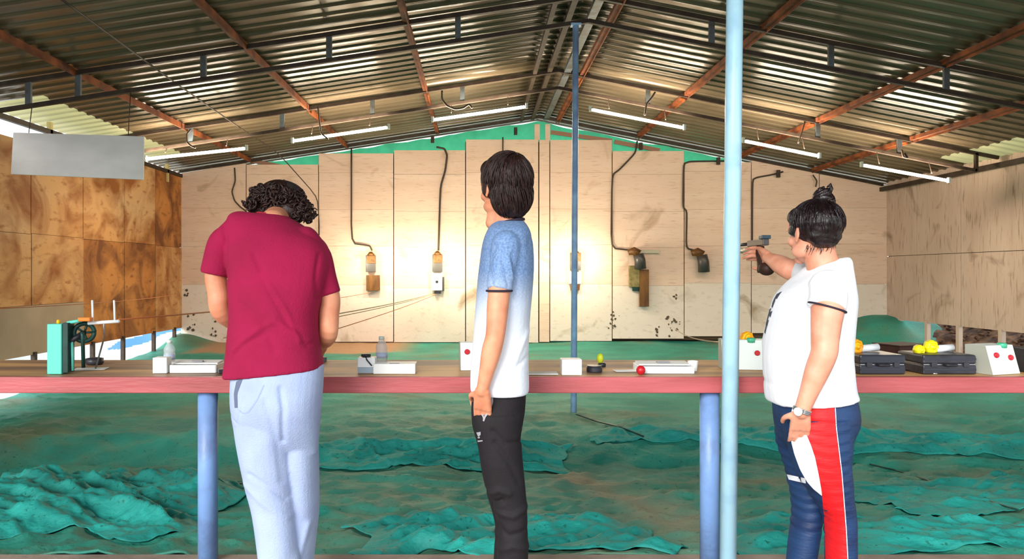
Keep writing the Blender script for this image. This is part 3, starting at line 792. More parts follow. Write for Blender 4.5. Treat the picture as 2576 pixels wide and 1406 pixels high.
def cup(px, Y, r, h, lab, flip=False):
    p = table(px, Y); pr = [(r * .75, 0), (r, h), (r * .92, h), (r * .66, .004)]
    tag(MB().lathe(p, pr, 24).build('paper_cup', M['white'], org=p, smooth=False), lab, 'cup')
slab_thing('card_box', 1436, 3.24, .088, .07, .070, 0, 'white', 'plain white cube box in front of the slender blue post', 'box', bevel=.004)
slab_thing('paper_sheet', 1365, 3.26, .13, .08, .006, 0, 'paper', 'white papers just left of the plain white cube box', 'paper')
def tin():
    p = table(1495, 3.33); t = thing('pellet_tin', p, 'small black pellet tin right of the white cube box', 'tin')
    MB().lathe(p, [(.034, 0), (.035, .004), (.035, .02), (.032, .024)], 28).build('tin_body', M['black'], t, smooth=False)
    MB().lathe(p + Vector((0, 0, .0245)), [(.033, 0), (.033, .004)], 28).build('lid', M['blackg'], t)
tin()
def stopper():
    p = table(1512, 3.52); t = thing('ear_plug_case', p, 'small lime green capsule behind the black pellet tin', 'capsule')
    MB().ell(p + Vector((-.004, 0, .038)), (.016, .015, .024)).build('capsule', M['lime'], t, smooth=True)
    MB().lathe(p + Vector((.004, 0, 0)), [(.018, 0), (.020, .012), (.012, .018)], 16).build('foot', M['black'], t, smooth=True)
stopper()
slab_thing('paper_sheet', 1572, 3.36, .10, .06, .003, .1, 'paper', 'small white paper left of the red ball', 'paper')
tray(1668, 3.34, .235, .15, 'wide white tray beside the red ball', rz=-.02, h=.032)
p_ = table(1612, 3.22); tag(MB().ell(p_ + Vector((0, 0, .021)), (.020, .020, .021)).build('red_ball', M['red'], org=p_, smooth=True), 'small shiny red ball in front of the wide white tray', 'ball')
cup(1743, 3.36, .024, .045, 'small white cup right of the wide white tray')
def gun_case(px, Y, wd, h, dp, lab, m):
    p = table(px, Y); t = thing('pistol_case', p, lab, 'case', 'black pistol cases on the bench')
    MB().span(p + Vector((-wd / 2, -dp / 2, 0)), p + Vector((wd / 2, dp / 2, h * .48))).build('case_base', M[m], t, bevel=.006)
    MB().span(p + Vector((-wd / 2, -dp / 2, h * .52)), p + Vector((wd / 2, dp / 2, h))).build('case_lid', M[m], t, bevel=.008)
    for f in (.2, .74): MB().span(p + Vector((-wd / 2 * .97, -dp / 2 - .003, h * f)), p + Vector((wd / 2 * .97, -dp / 2, h * f + .008))).build('rib', M['blackg'], t)
    MB().span(p + Vector((-wd / 2 * .96, -dp / 2 + .004, h * .48)), p + Vector((wd / 2 * .96, dp / 2, h * .52))).build('seam_strip', M['steel'], t)
    for sx in (-.6, .6): MB().span(p + Vector((sx * wd / 2 - .012, -dp / 2 - .006, h * .38)), p + Vector((sx * wd / 2 + .012, -dp / 2, h * .62))).build('latch', M['black'], t, bevel=.001)
    MB().tube([p + Vector((-.025, -dp / 2, h * .5)), p + Vector((-.022, -dp / 2 - .015, h * .5)), p + Vector((.022, -dp / 2 - .015, h * .5)), p + Vector((.025, -dp / 2, h * .5))], .005, 8).build('handle', M['black'], t, smooth=True)
gun_case(2190, 3.34, .20, .085, .20, 'black ribbed pistol case next to the back of the woman', 'blackg')
gun_case(2354, 3.34, .235, .085, .20, 'black pistol case beside the right control box', 'black')
p_ = table(2268, 3.66); t_ = thing('wooden_box', p_, 'dark brown wooden box between the two black cases', 'box')
MB().box(p_ + Vector((0, 0, .045)), (.19, .16, .09), Matrix.Rotation(.3, 3, 'Z')).build('box_body', M['woodark'], t_, bevel=.003)
MB().box(p_ + Vector((0, 0, .093)), (.20, .17, .006), Matrix.Rotation(.3, 3, 'Z')).build('lid', M['woodark'], t_, bevel=.002)
p_ = table(2350, 3.25); tag(MB().lathe(p_, [(.012, 0), (.014, .004), (.010, .008)], 16).build('silver_coin', M['steel'], org=p_, smooth=True), 'small silver disc in front of the second black case', 'disc')

def yellow_reel(p, r, lab, m='yellow', tubey=True, ax=Vector((.25, -1, 0)).normalized()):
    """a yellow pressed reel lying on its rim with a clear sleeve beside it"""
    t = thing('yellow_reel', p - Vector((0, 0, r)), lab, 'reel', 'yellow reels on the bench')
    q = ax.to_track_quat('Z', 'Y'); b = MB()
    R = [[p + q @ Vector((rr * (1 + .05 * math.cos(8 * 2 * PI * k / 48)) * math.cos(2 * PI * k / 48), rr * (1 + .05 * math.cos(8 * 2 * PI * k / 48)) * math.sin(2 * PI * k / 48), hh)) for k in range(48)]
         for rr, hh in ((r * .5, -.02), (r, -.014), (r, .010), (r * .72, .018), (r * .66, .010), (r * .3, .012), (r * .26, .022), (r * .1, .024))]
    b.rings(R).build('reel_body', M[m], t, smooth=True)
    if tubey:
        MB().tube([p + Vector((r * .8, .01, -.01)), p + Vector((r * .8 + .085, .02, -.004))], .0165, 14).build('clear_sleeve', mat('frosted_sleeve', S(226, 228, 232), .3), t, smooth=True)
yellow_reel(at(1879, 850, 3.47), .030, 'yellow reel on top of the middle control box', tubey=False)
yellow_reel(at(2152, 872, 3.36), .034, 'orange yellow reel with clear sleeve on the case behind the woman')
yellow_reel(at(2342, 873, 3.36), .031, 'larger lemon yellow reel on the second black case', 'yellow2')
yellow_reel(at(2312, 880, 3.34), .022, 'smaller lemon yellow reel on the second black case', 'yellow2', tubey=False)

# ------------------------------------------------------------------ blank board hanging at the left
def blank_board():
    Y = 7.25; c = [at(33, 333, Y), at(362, 343, Y), at(360, 452, Y), at(27, 438, Y)]
    t = thing('notice_board', (c[0] + c[1]) / 2, 'blank pale rectangular board hanging below the roof at the left', 'board')
    MB().rings([[q for q in c], [q + Vector((0, .02, 0)) for q in c]]).build('panel', M['board'], t, bevel=.003)
    for f in (.12, .88):
        p = c[0].lerp(c[1], f); MB().tube([p, Vector((p.x, 7.3, zroof(p.x) - .35))], .004, 6).build('hanging_wire', M['wire'], t, smooth=True)
    return t
blank_board()

# ------------------------------------------------------------------ targets on the back wall
YW = YB - .01
def target_lamp(px, y0, y1, wd, lab, curve=False, light=0):
    a = at(px, y0, 12.86); b = at(px, y1, 12.86); W = wd * 12.86 / FPX
    t = thing('target_lamp', (a.x, YW, b.z), lab, 'lamp', 'target lamps on the back wall')
    if not curve:
        MB().box((a + b) / 2 + Vector((0, .04, 0)), (W, .09, abs(a.z - b.z))).build('housing', M['greymetal'], t, bevel=.006)
        MB().box(a.lerp(b, .25) + Vector((.01, -.012, 0)), (W * .9, .02, abs(a.z - b.z) * .48)).build('shade', M['brass'], t, bevel=.004)
        MB().lathe(a + Vector((0, .04, 0)), [(.07, 0), (.045, .035), (.025, .06)], 16).build('cap', M['brass'], t, smooth=True)
    else:
        P = [a + Vector((-.14, .05, -.01)), a + Vector((-.05, .03, .02)), a + Vector((.03, .02, -.04)), a.lerp(b, .5) + Vector((.06, .02, 0)), b + Vector((.07, .03, 0))]
        MB().tube(P[:3], [.05, .075, .09], 12).build('hood', M['brass'], t, smooth=True)
        MB().tube(P[2:], [.09, .095, .10], 12).build('housing', M['greymetal'], t, smooth=True)
    if light:
        for sx in ((-1, 1)):
            L = D.lights.new('target_bulb', 'POINT'); L.energy = light; L.color = (1, .89, .64); L.shadow_soft_size = .04
            lo = D.objects.new('target_bulb', L); COL.objects.link(lo); lo.parent = t
            lo.location = Vector((sx * (W / 2 + .12), -.50, abs(a.z - b.z) * .6)) 
target_lamp(932, 642, 684, 24, 'grey target lamp with brown shade, leftmost on the back wall', light=15)
target_lamp(1100, 640, 684, 25, 'grey target lamp above the white card target', light=19)
target_lamp(1272, 640, 684, 25, 'grey target lamp hidden behind the boy', light=12)
target_lamp(1448, 636, 680, 26, 'grey target lamp behind the slender blue post', light=19)
target_lamp(1602, 634, 676, 26, 'curved unlit lamp above the brown plank', True)
target_lamp(1762, 636, 684, 26, 'curved unlit lamp left of the tall pale blue post, rightmost', True)
def on_wall(name, x0, x1, y0, y1, m, lab, cat, d=.05, bevel=.004):
    Yq = 12.93
    a = at(x0, y0, Yq); b = at(x1, y1, Yq)
    return tag(MB().span((a.x, YW - d, b.z), (b.x, YW, a.z)).build(name, M[m], org=((a.x + b.x) / 2, YW, b.z), bevel=bevel), lab, cat)
on_wall('target_block', 922, 955, 692, 731, 'wood', 'dark brown wooden target block under the leftmost lamp', 'target block', .10)
def card():
    a = at(1085, 685, 12.9); b = at(1113, 730, 12.9)
    t = thing('target_card', ((a.x + b.x) / 2, YW, b.z), 'white card target with a black bullseye on the back wall', 'target')
    MB().span((a.x, YW - .08, b.z), (b.x, YW - .06, a.z)).build('card', M['paper'], t)
    c = at(1099, 709, 12.9)
    MB().lathe((c.x, YW - .082, c.z), [(.026, 0), (.026, .004)], 20, 'y').build('bullseye', M['black'], t)
    MB().span((b.x - .005, YW - .09, b.z - .01), (b.x + .03, YW, a.z - .08)).build('clamp', M['greymetal'], t)
    MB().span((a.x + .05, YW - .09, b.z - .06), (b.x - .03, YW - .02, b.z - .005)).build('pellet_trap', M['black'], t)
card()
on_wall('target_card', 1432, 1462, 682, 714, 'paper', 'plain white card target behind the slender blue post', 'target', .07)
on_wall('target_block', 1436, 1458, 716, 730, 'wood', 'brown wooden block under the plain white card', 'target block', .07)
on_wall('target_board', 1583, 1609, 668, 722, 'olive', 'olive board beside the brown plank on the back wall', 'board', .06)
on_wall('wooden_plank', 1609, 1632, 678, 771, 'wood', 'upright brown plank leaning on the back wall', 'plank', .08)
on_wall('dark_weight', 1592, 1608, 722, 732, 'tealdark', 'small dark piece under the olive board', 'weight', .05)
on_wall('pale_rail', 1590, 1660, 628, 637, 'tubehold', 'short pale rail on the wall right of the curved lamp', 'rail', .03)

# cables ---------------------------------------------------------------
def cable(pts, r, lab, m='wire', name='cable'):
    P = []
    for i in range(len(pts) - 1):
        for k in range(5): P.append(pts[i].lerp(pts[i + 1], k / 5))
    P.append(pts[-1])
    Q = [P[0]] + [(P[i - 1] + P[i] * 2 + P[i + 1]) / 4 for i in range(1, len(P) - 1)] + [P[-1]]
    return tag(MB().tube(Q, r, 8).build(name, M[m], org=Q[0], smooth=True), lab, 'cable')
W_ = lambda L: [at(x, y, 12.965) for x, y in L]
cable(W_([(590, 422), (592, 455), (583, 482), (590, 505), (604, 520), (620, 532)]), .012, 'thin wavy cable on the wall left of the curly haired man')
cable(W_([(884, 372), (884, 612), (930, 618), (936, 630)]), .014, 'dark cable with a bend down to the leftmost target lamp')
cable(W_([(1098, 370), (1118, 374), (1125, 390), (1120, 430), (1108, 470), (1103, 630)]), .018, 'thick curving cable down to the lamp above the white card')
cable(W_([(1265, 345), (1265, 400), (1268, 630)]), .012, 'dark cable on the wall behind the head of the boy')
cable(W_([(1603, 355), (1598, 385), (1560, 425), (1540, 440), (1537, 624), (1592, 630)]), .015, 'kinked cable on the wall down to the lamp above the brown plank')
cable(W_([(1825, 405), (1735, 406), (1720, 412), (1718, 520), (1728, 532), (1726, 624), (1755, 632)]), .015, 'stepped cable down to the rightmost curved lamp')
cable(W_([(1970, 432), (1940, 440), (1905, 446), (1893, 452), (1892, 612)]), .014, 'straight dark cable on the wall above the pistol')
cable([at(x, y, Y) for x, y, Y in [(150, -5, 4.9), (290, 98, 5.9), (440, 208, 7.5), (590, 312, 9.9), (700, 385, 12.0), (798, 495, 12.95), (803, 560, 12.96), (803, 592, 12.96)]], .009, 'long dark wire sloping from the near roof down to the back wall')
Z_ = lambda L, Y: [at(x, y, Y) for x, y in L]
cable(Z_([(1112, 228), (1112, 250), (1124, 266), (1145, 275), (1165, 272), (1180, 262), (1188, 272)], 9.9), .014, 'looped cable hanging from the middle truss left of the ridge')
cable(Z_([(480, 325), (470, 338), (470, 358), (482, 368), (492, 372)], 9.9), .012, 'small looped cable hanging at the left of the middle truss')
cable(Z_([(800, 268), (803, 300), (808, 336), (826, 350)], 9.9), .012, 'cable drop feeding the second tube lamp')
cable(Z_([(1648, 232), (1640, 245), (1626, 262), (1622, 290)], 9.9), .014, 'knotted cable drop on the middle truss right of the ridge')
cable(Z_([(2025, 305), (2018, 330), (2008, 360)], 9.9), .010, 'thin cable drop right of the tall pale blue post')
cable(Z_([(2268, 376), (2272, 395), (2284, 398), (2276, 385)], 9.9), .012, 'curled cable end near the rightmost tube lamp')
cable(Z_([(2045, 440), (2055, 455), (2052, 470)], 12.9), .012, 'short cable end above the bun of the woman')
for (x, y) in [(1088, 350), (1612, 368), (1807, 405), (1958, 437), (1297, 330)]:
    p = at(x, y, 12.9)
    tag(MB().box(p, (.06, .05, .13)).build('junction_box', M['truss'], org=p, bevel=.006),
        'small dark fitting under the rear rafter, %s' % {1088: 'above the thick curving cable', 1612: 'above the kinked cable', 1807: 'beside the tall pale blue post', 1958: 'right of the tall pale blue post', 1297: 'left of the ridge'}[x], 'fitting')

# ------------------------------------------------------------------ PEOPLE
def remesh(mb, name, m, parent, voxel=.005, it=6, disp=None, cut=None):
    me = mb.mesh(name + '_src', ORG[parent.name])
    bm = bmesh.new(); bm.from_mesh(me)
    bmesh.ops.recalc_face_normals(bm, faces=bm.faces); bm.to_mesh(me); bm.free()
    o = D.objects.new(name + '_src', me); COL.objects.link(o)
    md = o.modifiers.new('r', 'REMESH'); md.mode = 'VOXEL'; md.voxel_size = voxel; md.use_smooth_shade = True
    if it: md = o.modifiers.new('s', 'SMOOTH'); md.factor = .5; md.iterations = it
    dg = bpy.context.evaluated_depsgraph_get(); ev = o.evaluated_get(dg)
    me2 = D.meshes.new_from_object(ev); me2.name = name
    D.objects.remove(o); D.meshes.remove(me)
    if disp:
        org = ORG[parent.name]
        no = [v.normal.copy() for v in me2.vertices]
        for v, n in zip(me2.vertices, no):
            w_ = v.co + org; v.co = v.co + n * disp(w_, n)
    if cut:
        bm = bmesh.new(); bm.from_mesh(me2); org = ORG[parent.name]
        dead = [f for f in bm.faces if cut(f.calc_center_median() + org)]
        bmesh.ops.delete(bm, geom=dead, context='FACES'); bm.to_mesh(me2); bm.free()
    for q in (m if isinstance(m, (list, tuple)) else [m]):
        me2.materials.append(q)
    for p in me2.polygons: p.use_smooth = True; p.material_index = 0
    r = D.objects.new(name, me2); COL.objects.link(r); r.parent = parent; ORG[r.name] = ORG[parent.name]
    return r
def loft(mb, R, n=28, p=2.2):
    """R rows: (cx, cy, z, hx, hy[, tiltx]) superellipse sections"""
    out = []
    for r in R:
        cx, cy, z, hx, hy = r[:5]; tl = r[5] if len(r) > 5 else 0; ty = r[6] if len(r) > 6 else 0
        ring = []
        for k in range(n):
            a = 2 * PI * k / n; c, s_ = math.cos(a), math.sin(a)
            dx = hx * math.copysign(abs(c) ** (2 / p), c); dy = hy * math.copysign(abs(s_) ** (2 / p), s_)
            ring.append(Vector((cx + dx, cy + dy, z + dx * tl + dy * ty)))
        out.append(ring)
    mb.rings(out)
def fit(y, xl, xr, hy, Y):
    ml = (xl - CX) / FPX; mr = (xr - CX) / FPX; lo, hi = .001, 1.0
    for _ in range(40):
        h = (lo + hi) / 2
        w_ = math.sqrt(h * h + ml * ml * hy * hy) + math.sqrt(h * h + mr * mr * hy * hy)
        if w_ > (mr - ml) * Y: hi = h
        else: lo = h
    cx = ml * Y + math.sqrt(h * h + ml * ml * hy * hy)
    return cx, Y, HC - (y - CY) * Y / FPX, max(h, .02), hy
def densify(tab, n=6):
    out = []
    for i in range(len(tab) - 1):
        p0 = tab[max(i - 1, 0)]; p1 = tab[i]; p2 = tab[i + 1]; p3 = tab[min(i + 2, len(tab) - 1)]
        for k in range(n):
            t = k / n
            out.append(tuple(.5 * (2 * b + (c - a) * t + (2 * a - 5 * b + 4 * c - d) * t * t + (-a + 3 * b - 3 * c + d) * t ** 3) for a, b, c, d in zip(p0, p1, p2, p3)))
    out.append(tab[-1]); return out
def limb(mb, pts, n=5, seg=20, flat=None, end=True):
    """pts rows (x,y,z,r) -> tapered tube with rounded ends"""
    T = densify([tuple(p) for p in pts], n)
    P = [Vector(t[:3]) for t in T]; r = [max(.002, t[3]) for t in T]
    mb.tube(P, r, seg, flat=flat)
    mb.ell(P[0], (r[0],) * 3, None, 14, 8)
    if end: mb.ell(P[-1], (r[-1],) * 3, None, 14, 8)
V = Vector
def hand(mb, wrist, direction, palmn, curl=.4, scale=1.0, thumb=1, spread=.05, closed=None):
    """palm + five separate fingers. direction: wrist->fingers; palmn: normal on the palm side; thumb side = sign"""
    d = direction.normalized(); pn = (palmn - d * palmn.dot(d)).normalized(); s = d.cross(pn).normalized() * thumb  # s: towards the thumb
    k = scale
    # palm: flattened slab of tubes
    for q, off in enumerate((-.030, -.012, .008, .026)):
        a = wrist + s * off * .55 * k; b = wrist + d * .082 * k + s * off * k
        limb(mb, [(*a, .017 * k), (*(a.lerp(b, .5)), .016 * k), (*b, .0125 * k)], 3, 12)
    lens = [(.034, .022, .018), (.042, .028, .020), (.045, .030, .021), (.040, .026, .020)]
    for q, off in enumerate((-.032, -.011, .010, .030)):
        L = lens[q]; base = wrist + d * .084 * k + s * off * k; dirn = (d + s * (q - 1.5) * spread).normalized()
        p = base; pts = [(*p, .0092 * k)]; ang = 0; c = curl if not isinstance(curl, (list, tuple)) else curl[q]
        for j, l in enumerate(L):
            ang += c * (.8 if j == 0 else 1.1)
            v = dirn * math.cos(ang) + pn * math.sin(ang)
            p = p + v * l * k; pts.append((*p, (.0086 - .0009 * j) * k))
        limb(mb, pts, 2, 10)
    b0 = wrist + d * .022 * k + s * .026 * k + pn * .006 * k
    p1 = b0 + (d * .55 + s * .75 + pn * .25).normalized() * .036 * k
    p2 = p1 + (d * .85 + s * .25 + pn * .45).normalized() * .030 * k
    p3 = p2 + (d * .9 + s * -.05 + pn * .5).normalized() * .024 * k
    limb(mb, [(*b0, .015 * k), (*p1, .011 * k), (*p2, .0098 * k), (*p3, .008 * k)], 3, 12)
    return s
def head(mb, c, R, k=1.0):
    """head facing local +y, z up; R: 3x3"""
    def E(p, r, rot=None): mb.ell(c + R @ (V(p) * k), [q * k for q in r], (R @ rot) if rot is not None else R, 22, 14)
    E((0, -.012, .030), (.076, .096, .088)); E((0, .018, -.030), (.062, .072, .080)); E((0, .030, -.065), (.048, .052, .048))
    E((0, .070, -.098), (.022, .018, .018)); E((0, .058, .030), (.058, .040, .045))
    E((-.038, .055, -.030), (.024, .028, .022)); E((.038, .055, -.030), (.024, .028, .022))        # cheeks
    for sx in (-1, 1):
        E((sx * .030, .084, .014), (.022, .010, .007)); E((sx * .050, .015, -.070), (.018, .040, .025))
        rot = Matrix.Rotation(sx * .35, 3, 'Z')
        E((sx * .080, -.004, -.006), (.006, .016, .026), rot); E((sx * .078, .002, -.028), (.006, .009, .011), rot); E((sx * .083, -.011, .004), (.005, .008, .017), rot)
    limb(mb, [(*(c + R @ (V((0, .088, .012)) * k)), .009 * k), (*(c + R @ (V((0, .102, -.010)) * k)), .009 * k), (*(c + R @ (V((0, .114, -.030)) * k)), .012 * k)], 3, 10)
    for sx in (-1, 1): E((sx * .013, .098, -.034), (.010, .010, .008))
    E((0, .088, -.058), (.022, .010, .006)); E((0, .087, -.069), (.020, .010, .007))
def face_parts(c, R, k, par, body):
    for sx in (-1, 1):
        p = c + R @ (V((sx * .030, .0745, .001)) * k)
        e = MB().ell(p, (.0115 * k,) * 3, None, 16, 10).build('eye', M['eyew'], par, smooth=True)
        f = R @ V((0, 1, 0))
        MB().ell(p + f * .0055 * k, (.0068 * k,) * 3, None, 14, 8).build('iris', M['iris'], e, smooth=True)
        brow = MB(); limb(brow, [(*(c + R @ (V((sx * (.016 + .009 * j), .0925 - .003 * j * j, .020 + .003 * math.sin(j)) ) * k)), .0032 * k) for j in range(4)], 2, 6)
        brow.build('eyebrow', M['hair'], par, smooth=True)
    lp = MB(); lp.ell(c + R @ (V((0, .0925, -.0585)) * k), (.021 * k, .006 * k, .0042 * k), R, 16, 8); lp.ell(c + R @ (V((0, .0915, -.0665)) * k), (.018 * k, .006 * k, .005 * k), R, 16, 8)
    lp.build('lips', M['lips'], par, smooth=True)

def drape(obj, name, m, par, L, Rr, n=24, mcol=8, off=.0015, direction=V((0, 1, 0)), plane=None, YY=None):
    """cloth patch between two pixel curves, laid on the surface of obj. L/Rr: pixel points at depth YY"""
    org = ORG[par.name]
    me = obj.data; bv = BVHTree.FromPolygons([v.co + org for v in me.vertices], [tuple(p.vertices) for p in me.polygons])
    def res(C, t):
        s = [0]
        for i in range(1, len(C)): s.append(s[-1] + (V(C[i]) - V(C[i - 1])).length)
        d = t * s[-1]
        for i in range(1, len(C)):
            if d <= s[i] + 1e-9:
                f = (d - s[i - 1]) / max(1e-9, s[i] - s[i - 1]); return V(C[i - 1]).lerp(V(C[i]), f)
        return V(C[-1])
    rows = []
    for i in range(n + 1):
        a = res(L, i / n); b = res(Rr, i / n); row = []
        for j in range(mcol + 1):
            q = a.lerp(b, j / mcol)
            w_ = at(q[0], q[1], YY) if plane is None else plane(q)
            d = (w_ - V((0, 0, HC))).normalized() if plane is None else direction
            o0 = w_ - d * .6
            h = bv.ray_cast(o0, d, 3)
            if h[0] is None: row.append(None)
            else: row.append(h[0] - d * off)
        rows.append(row)
    mb = MB(); idx = {}
    for i in range(n + 1):
        for j in range(mcol + 1):
            if rows[i][j] is not None: idx[i, j] = len(mb.v); mb.v.append(rows[i][j])
    for i in range(n):
        for j in range(mcol):
            K = [(i, j), (i, j + 1), (i + 1, j + 1), (i + 1, j)]
            if all(q in idx for q in K):
                ps = [mb.v[idx[q]] for q in K]
                if max((ps[0] - ps[2]).length, (ps[1] - ps[3]).length) < .12: mb.f.append(tuple(idx[q] for q in K)); mb.mi.append(0)
    if not mb.f: return None
    return mb.build(name, m, par, smooth='full')
def folds(seed, amp, f=(6, 6, 3), more=None):
    def fn(w_, n):
        q = V((w_.x * f[0], w_.y * f[1], w_.z * f[2]))
        a = noise.noise(q + V((seed, 0, 0))); b = noise.noise(q * 2.1 + V((0, seed, 3)))
        r = amp * ((1 - abs(a) * 2.2) * .7 + b * .5)
        if more: r += more(w_)
        return r
    return fn
def line_fold(pts, wd, amp, Y=2.9):
    """ridge (amp>0) or crease along a pixel polyline, affects the camera-facing side"""
    P = [at(x, y, Y) for x, y in pts]
    def fn(w_):
        best = 9
        for i in range(len(P) - 1):
            a = V((P[i].x, P[i].z)); b = V((P[i + 1].x, P[i + 1].z)); q = V((w_.x, w_.z)); ab = b - a
            t = max(0, min(1, (q - a).dot(ab) / ab.length_squared)); best = min(best, (q - a - ab * t).length)
        return amp * math.exp(-(best / wd) ** 2)
    return fn
def sumf(*F): return lambda w_: sum(f(w_) for f in F)

def strands(mb, c, R, k, rad, crown, num, length, thick=.0016, fall=1.0, keep=None, seed=1, ctr=(0, -.014, .035), wave=.0):
    """fine hair locks combed from the crown over an ellipsoid"""
    rnd = random.Random(seed)
    cr = V(crown).normalized()
    for q in range(num):
        a = rnd.uniform(0, 2 * PI); th0 = rnd.uniform(.05, 2.1) ; L = length * rnd.uniform(.6, 1.2)
        u = cr.orthogonal().normalized(); v = cr.cross(u)
        pts = []; off = rnd.uniform(.000, .005)
        for j in range(7):
            th = th0 + L * j / 6; aa = a + .25 * j / 6 + wave * math.sin(j * 1.7 + q)
            dirv = cr * math.cos(th) + (u * math.cos(aa) + v * math.sin(aa)) * math.sin(th)
            p = V((dirv.x * (rad[0] + off), dirv.y * (rad[1] + off), dirv.z * (rad[2] + off))) + V(ctr)
            pts.append(p)
        if keep and not all(keep(p) for p in pts): continue
        mb.tube([c + R @ (p * k) for p in pts], [thick * .5, thick, thick * 1.3, thick * 1.3, thick * 1.1, thick * .8, thick * .3], 5)

def body_leg(bd, rings, foot=V((0, 1, 0))):
    P = [(r_[0], r_[1], r_[2], min(r_[3], r_[4]) * .74) for r_ in rings]
    e = P[-1]
    P += [(e[0], e[1], .09, .036)]
    limb(bd, P, 4, 18)
    f = V((e[0], e[1], 0))
    limb(bd, [(e[0], e[1], .07, .034), (*(f + foot * .02 + V((0, 0, .05))), .036), (*(f + foot * .12 + V((0, 0, .035))), .030)], 3, 14)

# ---------------- man in maroon
def man():
    Y0 = 2.88; s = Y0 / FPX
    root = thing('person', at(700, 690, Y0) * 1.0, 'person in maroon t-shirt and pale sweatpants, curly hair under dark cap, bent over bench', 'person')
    root.location.z = 0; ORG[root.name] = V((root.location.x, Y0, 0))
    root.location = ORG[root.name]
    def ring(y, xl, xr, hy, dy=0.0, tilt=0.0, sc=1.0):
        f_ = fit(y, xl, xr, hy, Y0 + dy); return (f_[0], f_[1], f_[2], f_[3] * sc, hy * sc, tilt)
    T = [ring(541, 650, 722, .050, .10, -.10), ring(550, 606, 765, .085, .10, -.22), ring(566, 575, 790, .105, .085, -.20), ring(600, 573, 820, .125, .065, -.12), ring(650, 570, 832, .135, .04, -.05),
         ring(710, 575, 822, .140, .02), ring(790, 578, 800, .138, .0), ring(860, 573, 803, .138, -.01, .02), ring(905, 567, 811, .142, -.01, .06), ring(936, 562, 814, .145, -.01, .10)]
    Tb = [tuple(list(r[:3]) + [r[3] * .90, r[4] * .88] + list(r[5:])) for r in T]
    mb = MB(); loft(mb, densify(T, 4), 36, 2.5)
    Ya = Y0 + .05
    shL = at(602, 577, Ya); mL = at(560, 618, Ya); slL = at(544, 690, Ya)
    shR = at(766, 606, Ya); mR = at(802, 652, Ya); slR = at(830, 741, Ya)
    limb(mb, [(*shL, .060), (*shL.lerp(mL, .6), .060), (*mL, .058), (*slL, .060)], 5, 24, end=False)
    limb(mb, [(*shR, .058), (*shR.lerp(mR, .6), .057), (*mR, .054), (*mR.lerp(slR, .5), .048), (*slR, .046)], 5, 24, end=False)
    more = sumf(line_fold([(660, 640), (700, 720), (740, 790), (790, 860)], .012, -.006), line_fold([(685, 690), (740, 770), (775, 850)], .010, .006), line_fold([(620, 870), (680, 820), (720, 800), (790, 850)], .012, .006),
                line_fold([(610, 900), (640, 860), (690, 835)], .012, -.005), line_fold([(565, 570), (580, 620), (584, 700)], .008, -.006), line_fold([(810, 640), (806, 700), (808, 745)], .008, -.006), line_fold([(630, 760), (690, 800), (720, 870)], .015, -.005))
    sh = remesh(mb, 'tshirt', M['maroon'], root, .005, 8, folds(3, .0035, (5, 5, 3.5), more))
    # collar band
    cb = MB(); cc = V((at(686, 543, Y0 + .10).x, Y0 + .11, at(686, 543, Y0 + .1).z))
    P = [cc + V((.062 * math.cos(a), .055 * math.sin(a), -.010 * math.cos(a) + .002)) for a in [2 * PI * k / 24 for k in range(25)]]
    cb.tube(P, .006, 6).build('collar', mat('red_collar', S(170, 24, 40), .8), root, smooth=True)
    # trousers
    tr = MB()
    W = [ring(915, 583, 814, .125, -.01), ring(960, 582, 812, .135, -.02), ring(1010, 581, 808, .138, -.025), ring(1060, 587, 804, .122, -.02), ring(1100, 596, 802, .095, -.01), ring(1140, 610, 798, .055, .0)]
    loft(tr, densify(W, 4), 32, 2.5)
    LEGS = []
    def leg(rows):
        LEGS.append(rows); R_ = [ring(*r) for r in rows]; loft(tr, densify(R_, 4), 26, 2.1)
    leg([(1000, 584, 735, .105, -.03), (1080, 588, 738, .108, -.03), (1152, 600, 736, .102, -.025), (1224, 617, 740, .092, -.02), (1296, 635, 745, .084, -.02), (1406, 650, 750, .080, -.03), (1480, 655, 748, .076, -.04), (1530, 657, 746, .075, -.04)])
    leg([(1000, 690, 806, .105, .03), (1080, 705, 802, .106, .03), (1152, 712, 802, .10, .035), (1224, 718, 803, .095, .05), (1296, 722, 802, .088, .06), (1406, 722, 790, .080, .07), (1480, 722, 782, .074, .08), (1510, 722, 780, .074, .08)])
    more = sumf(line_fold([(735, 960), (742, 1010), (734, 1090)], .010, -.010), line_fold([(700, 990), (715, 1050), (722, 1120), (728, 1190)], .012, -.004), line_fold([(640, 1200), (690, 1245), (740, 1280)], .012, .005), line_fold([(655, 1170), (700, 1200), (735, 1235)], .010, -.005),
                line_fold([(780, 1310), (765, 1360), (752, 1406)], .012, .008), line_fold([(600, 1030), (625, 1050), (650, 980)], .004, -.003))
    to = remesh(tr, 'sweatpants', M['grey'], root, .005, 8, folds(8, .003, (5, 5, 2.5), more))
    drape(to, 'pocket_slit', mat('slit', S(96, 104, 128), .9), root, [(594, 960), (588, 990), (590, 1026)], [(612, 950), (597, 990), (598, 1026)], 10, 2, .001, YY=Y0)
    drape(to, 'pocket_seam', mat('seamline', S(150, 164, 198), .9), root, [(597, 1028), (612, 1040), (622, 1036), (645, 1005), (662, 968)], [(598, 1031), (613, 1043), (625, 1039), (648, 1007), (665, 969)], 14, 1, .001, YY=Y0)
    # body
    bd = MB(); loft(bd, densify(Tb, 3), 28, 2.3); loft(bd, [tuple(list(r[:3]) + [r[3] * .88, r[4] * .85]) for r in densify(W, 3)], 24)
    for rows in LEGS: body_leg(bd, [ring(*q) for q in rows])
    hc = at(706, 537, Y0 + .26)
    R = Matrix.Rotation(-.12, 3, 'Y') @ Matrix.Rotation(.05, 3, 'Z') @ Matrix.Rotation(-.62, 3, 'X')
    head(bd, hc, R)
    nb = at(686, 566, Y0 + .09)
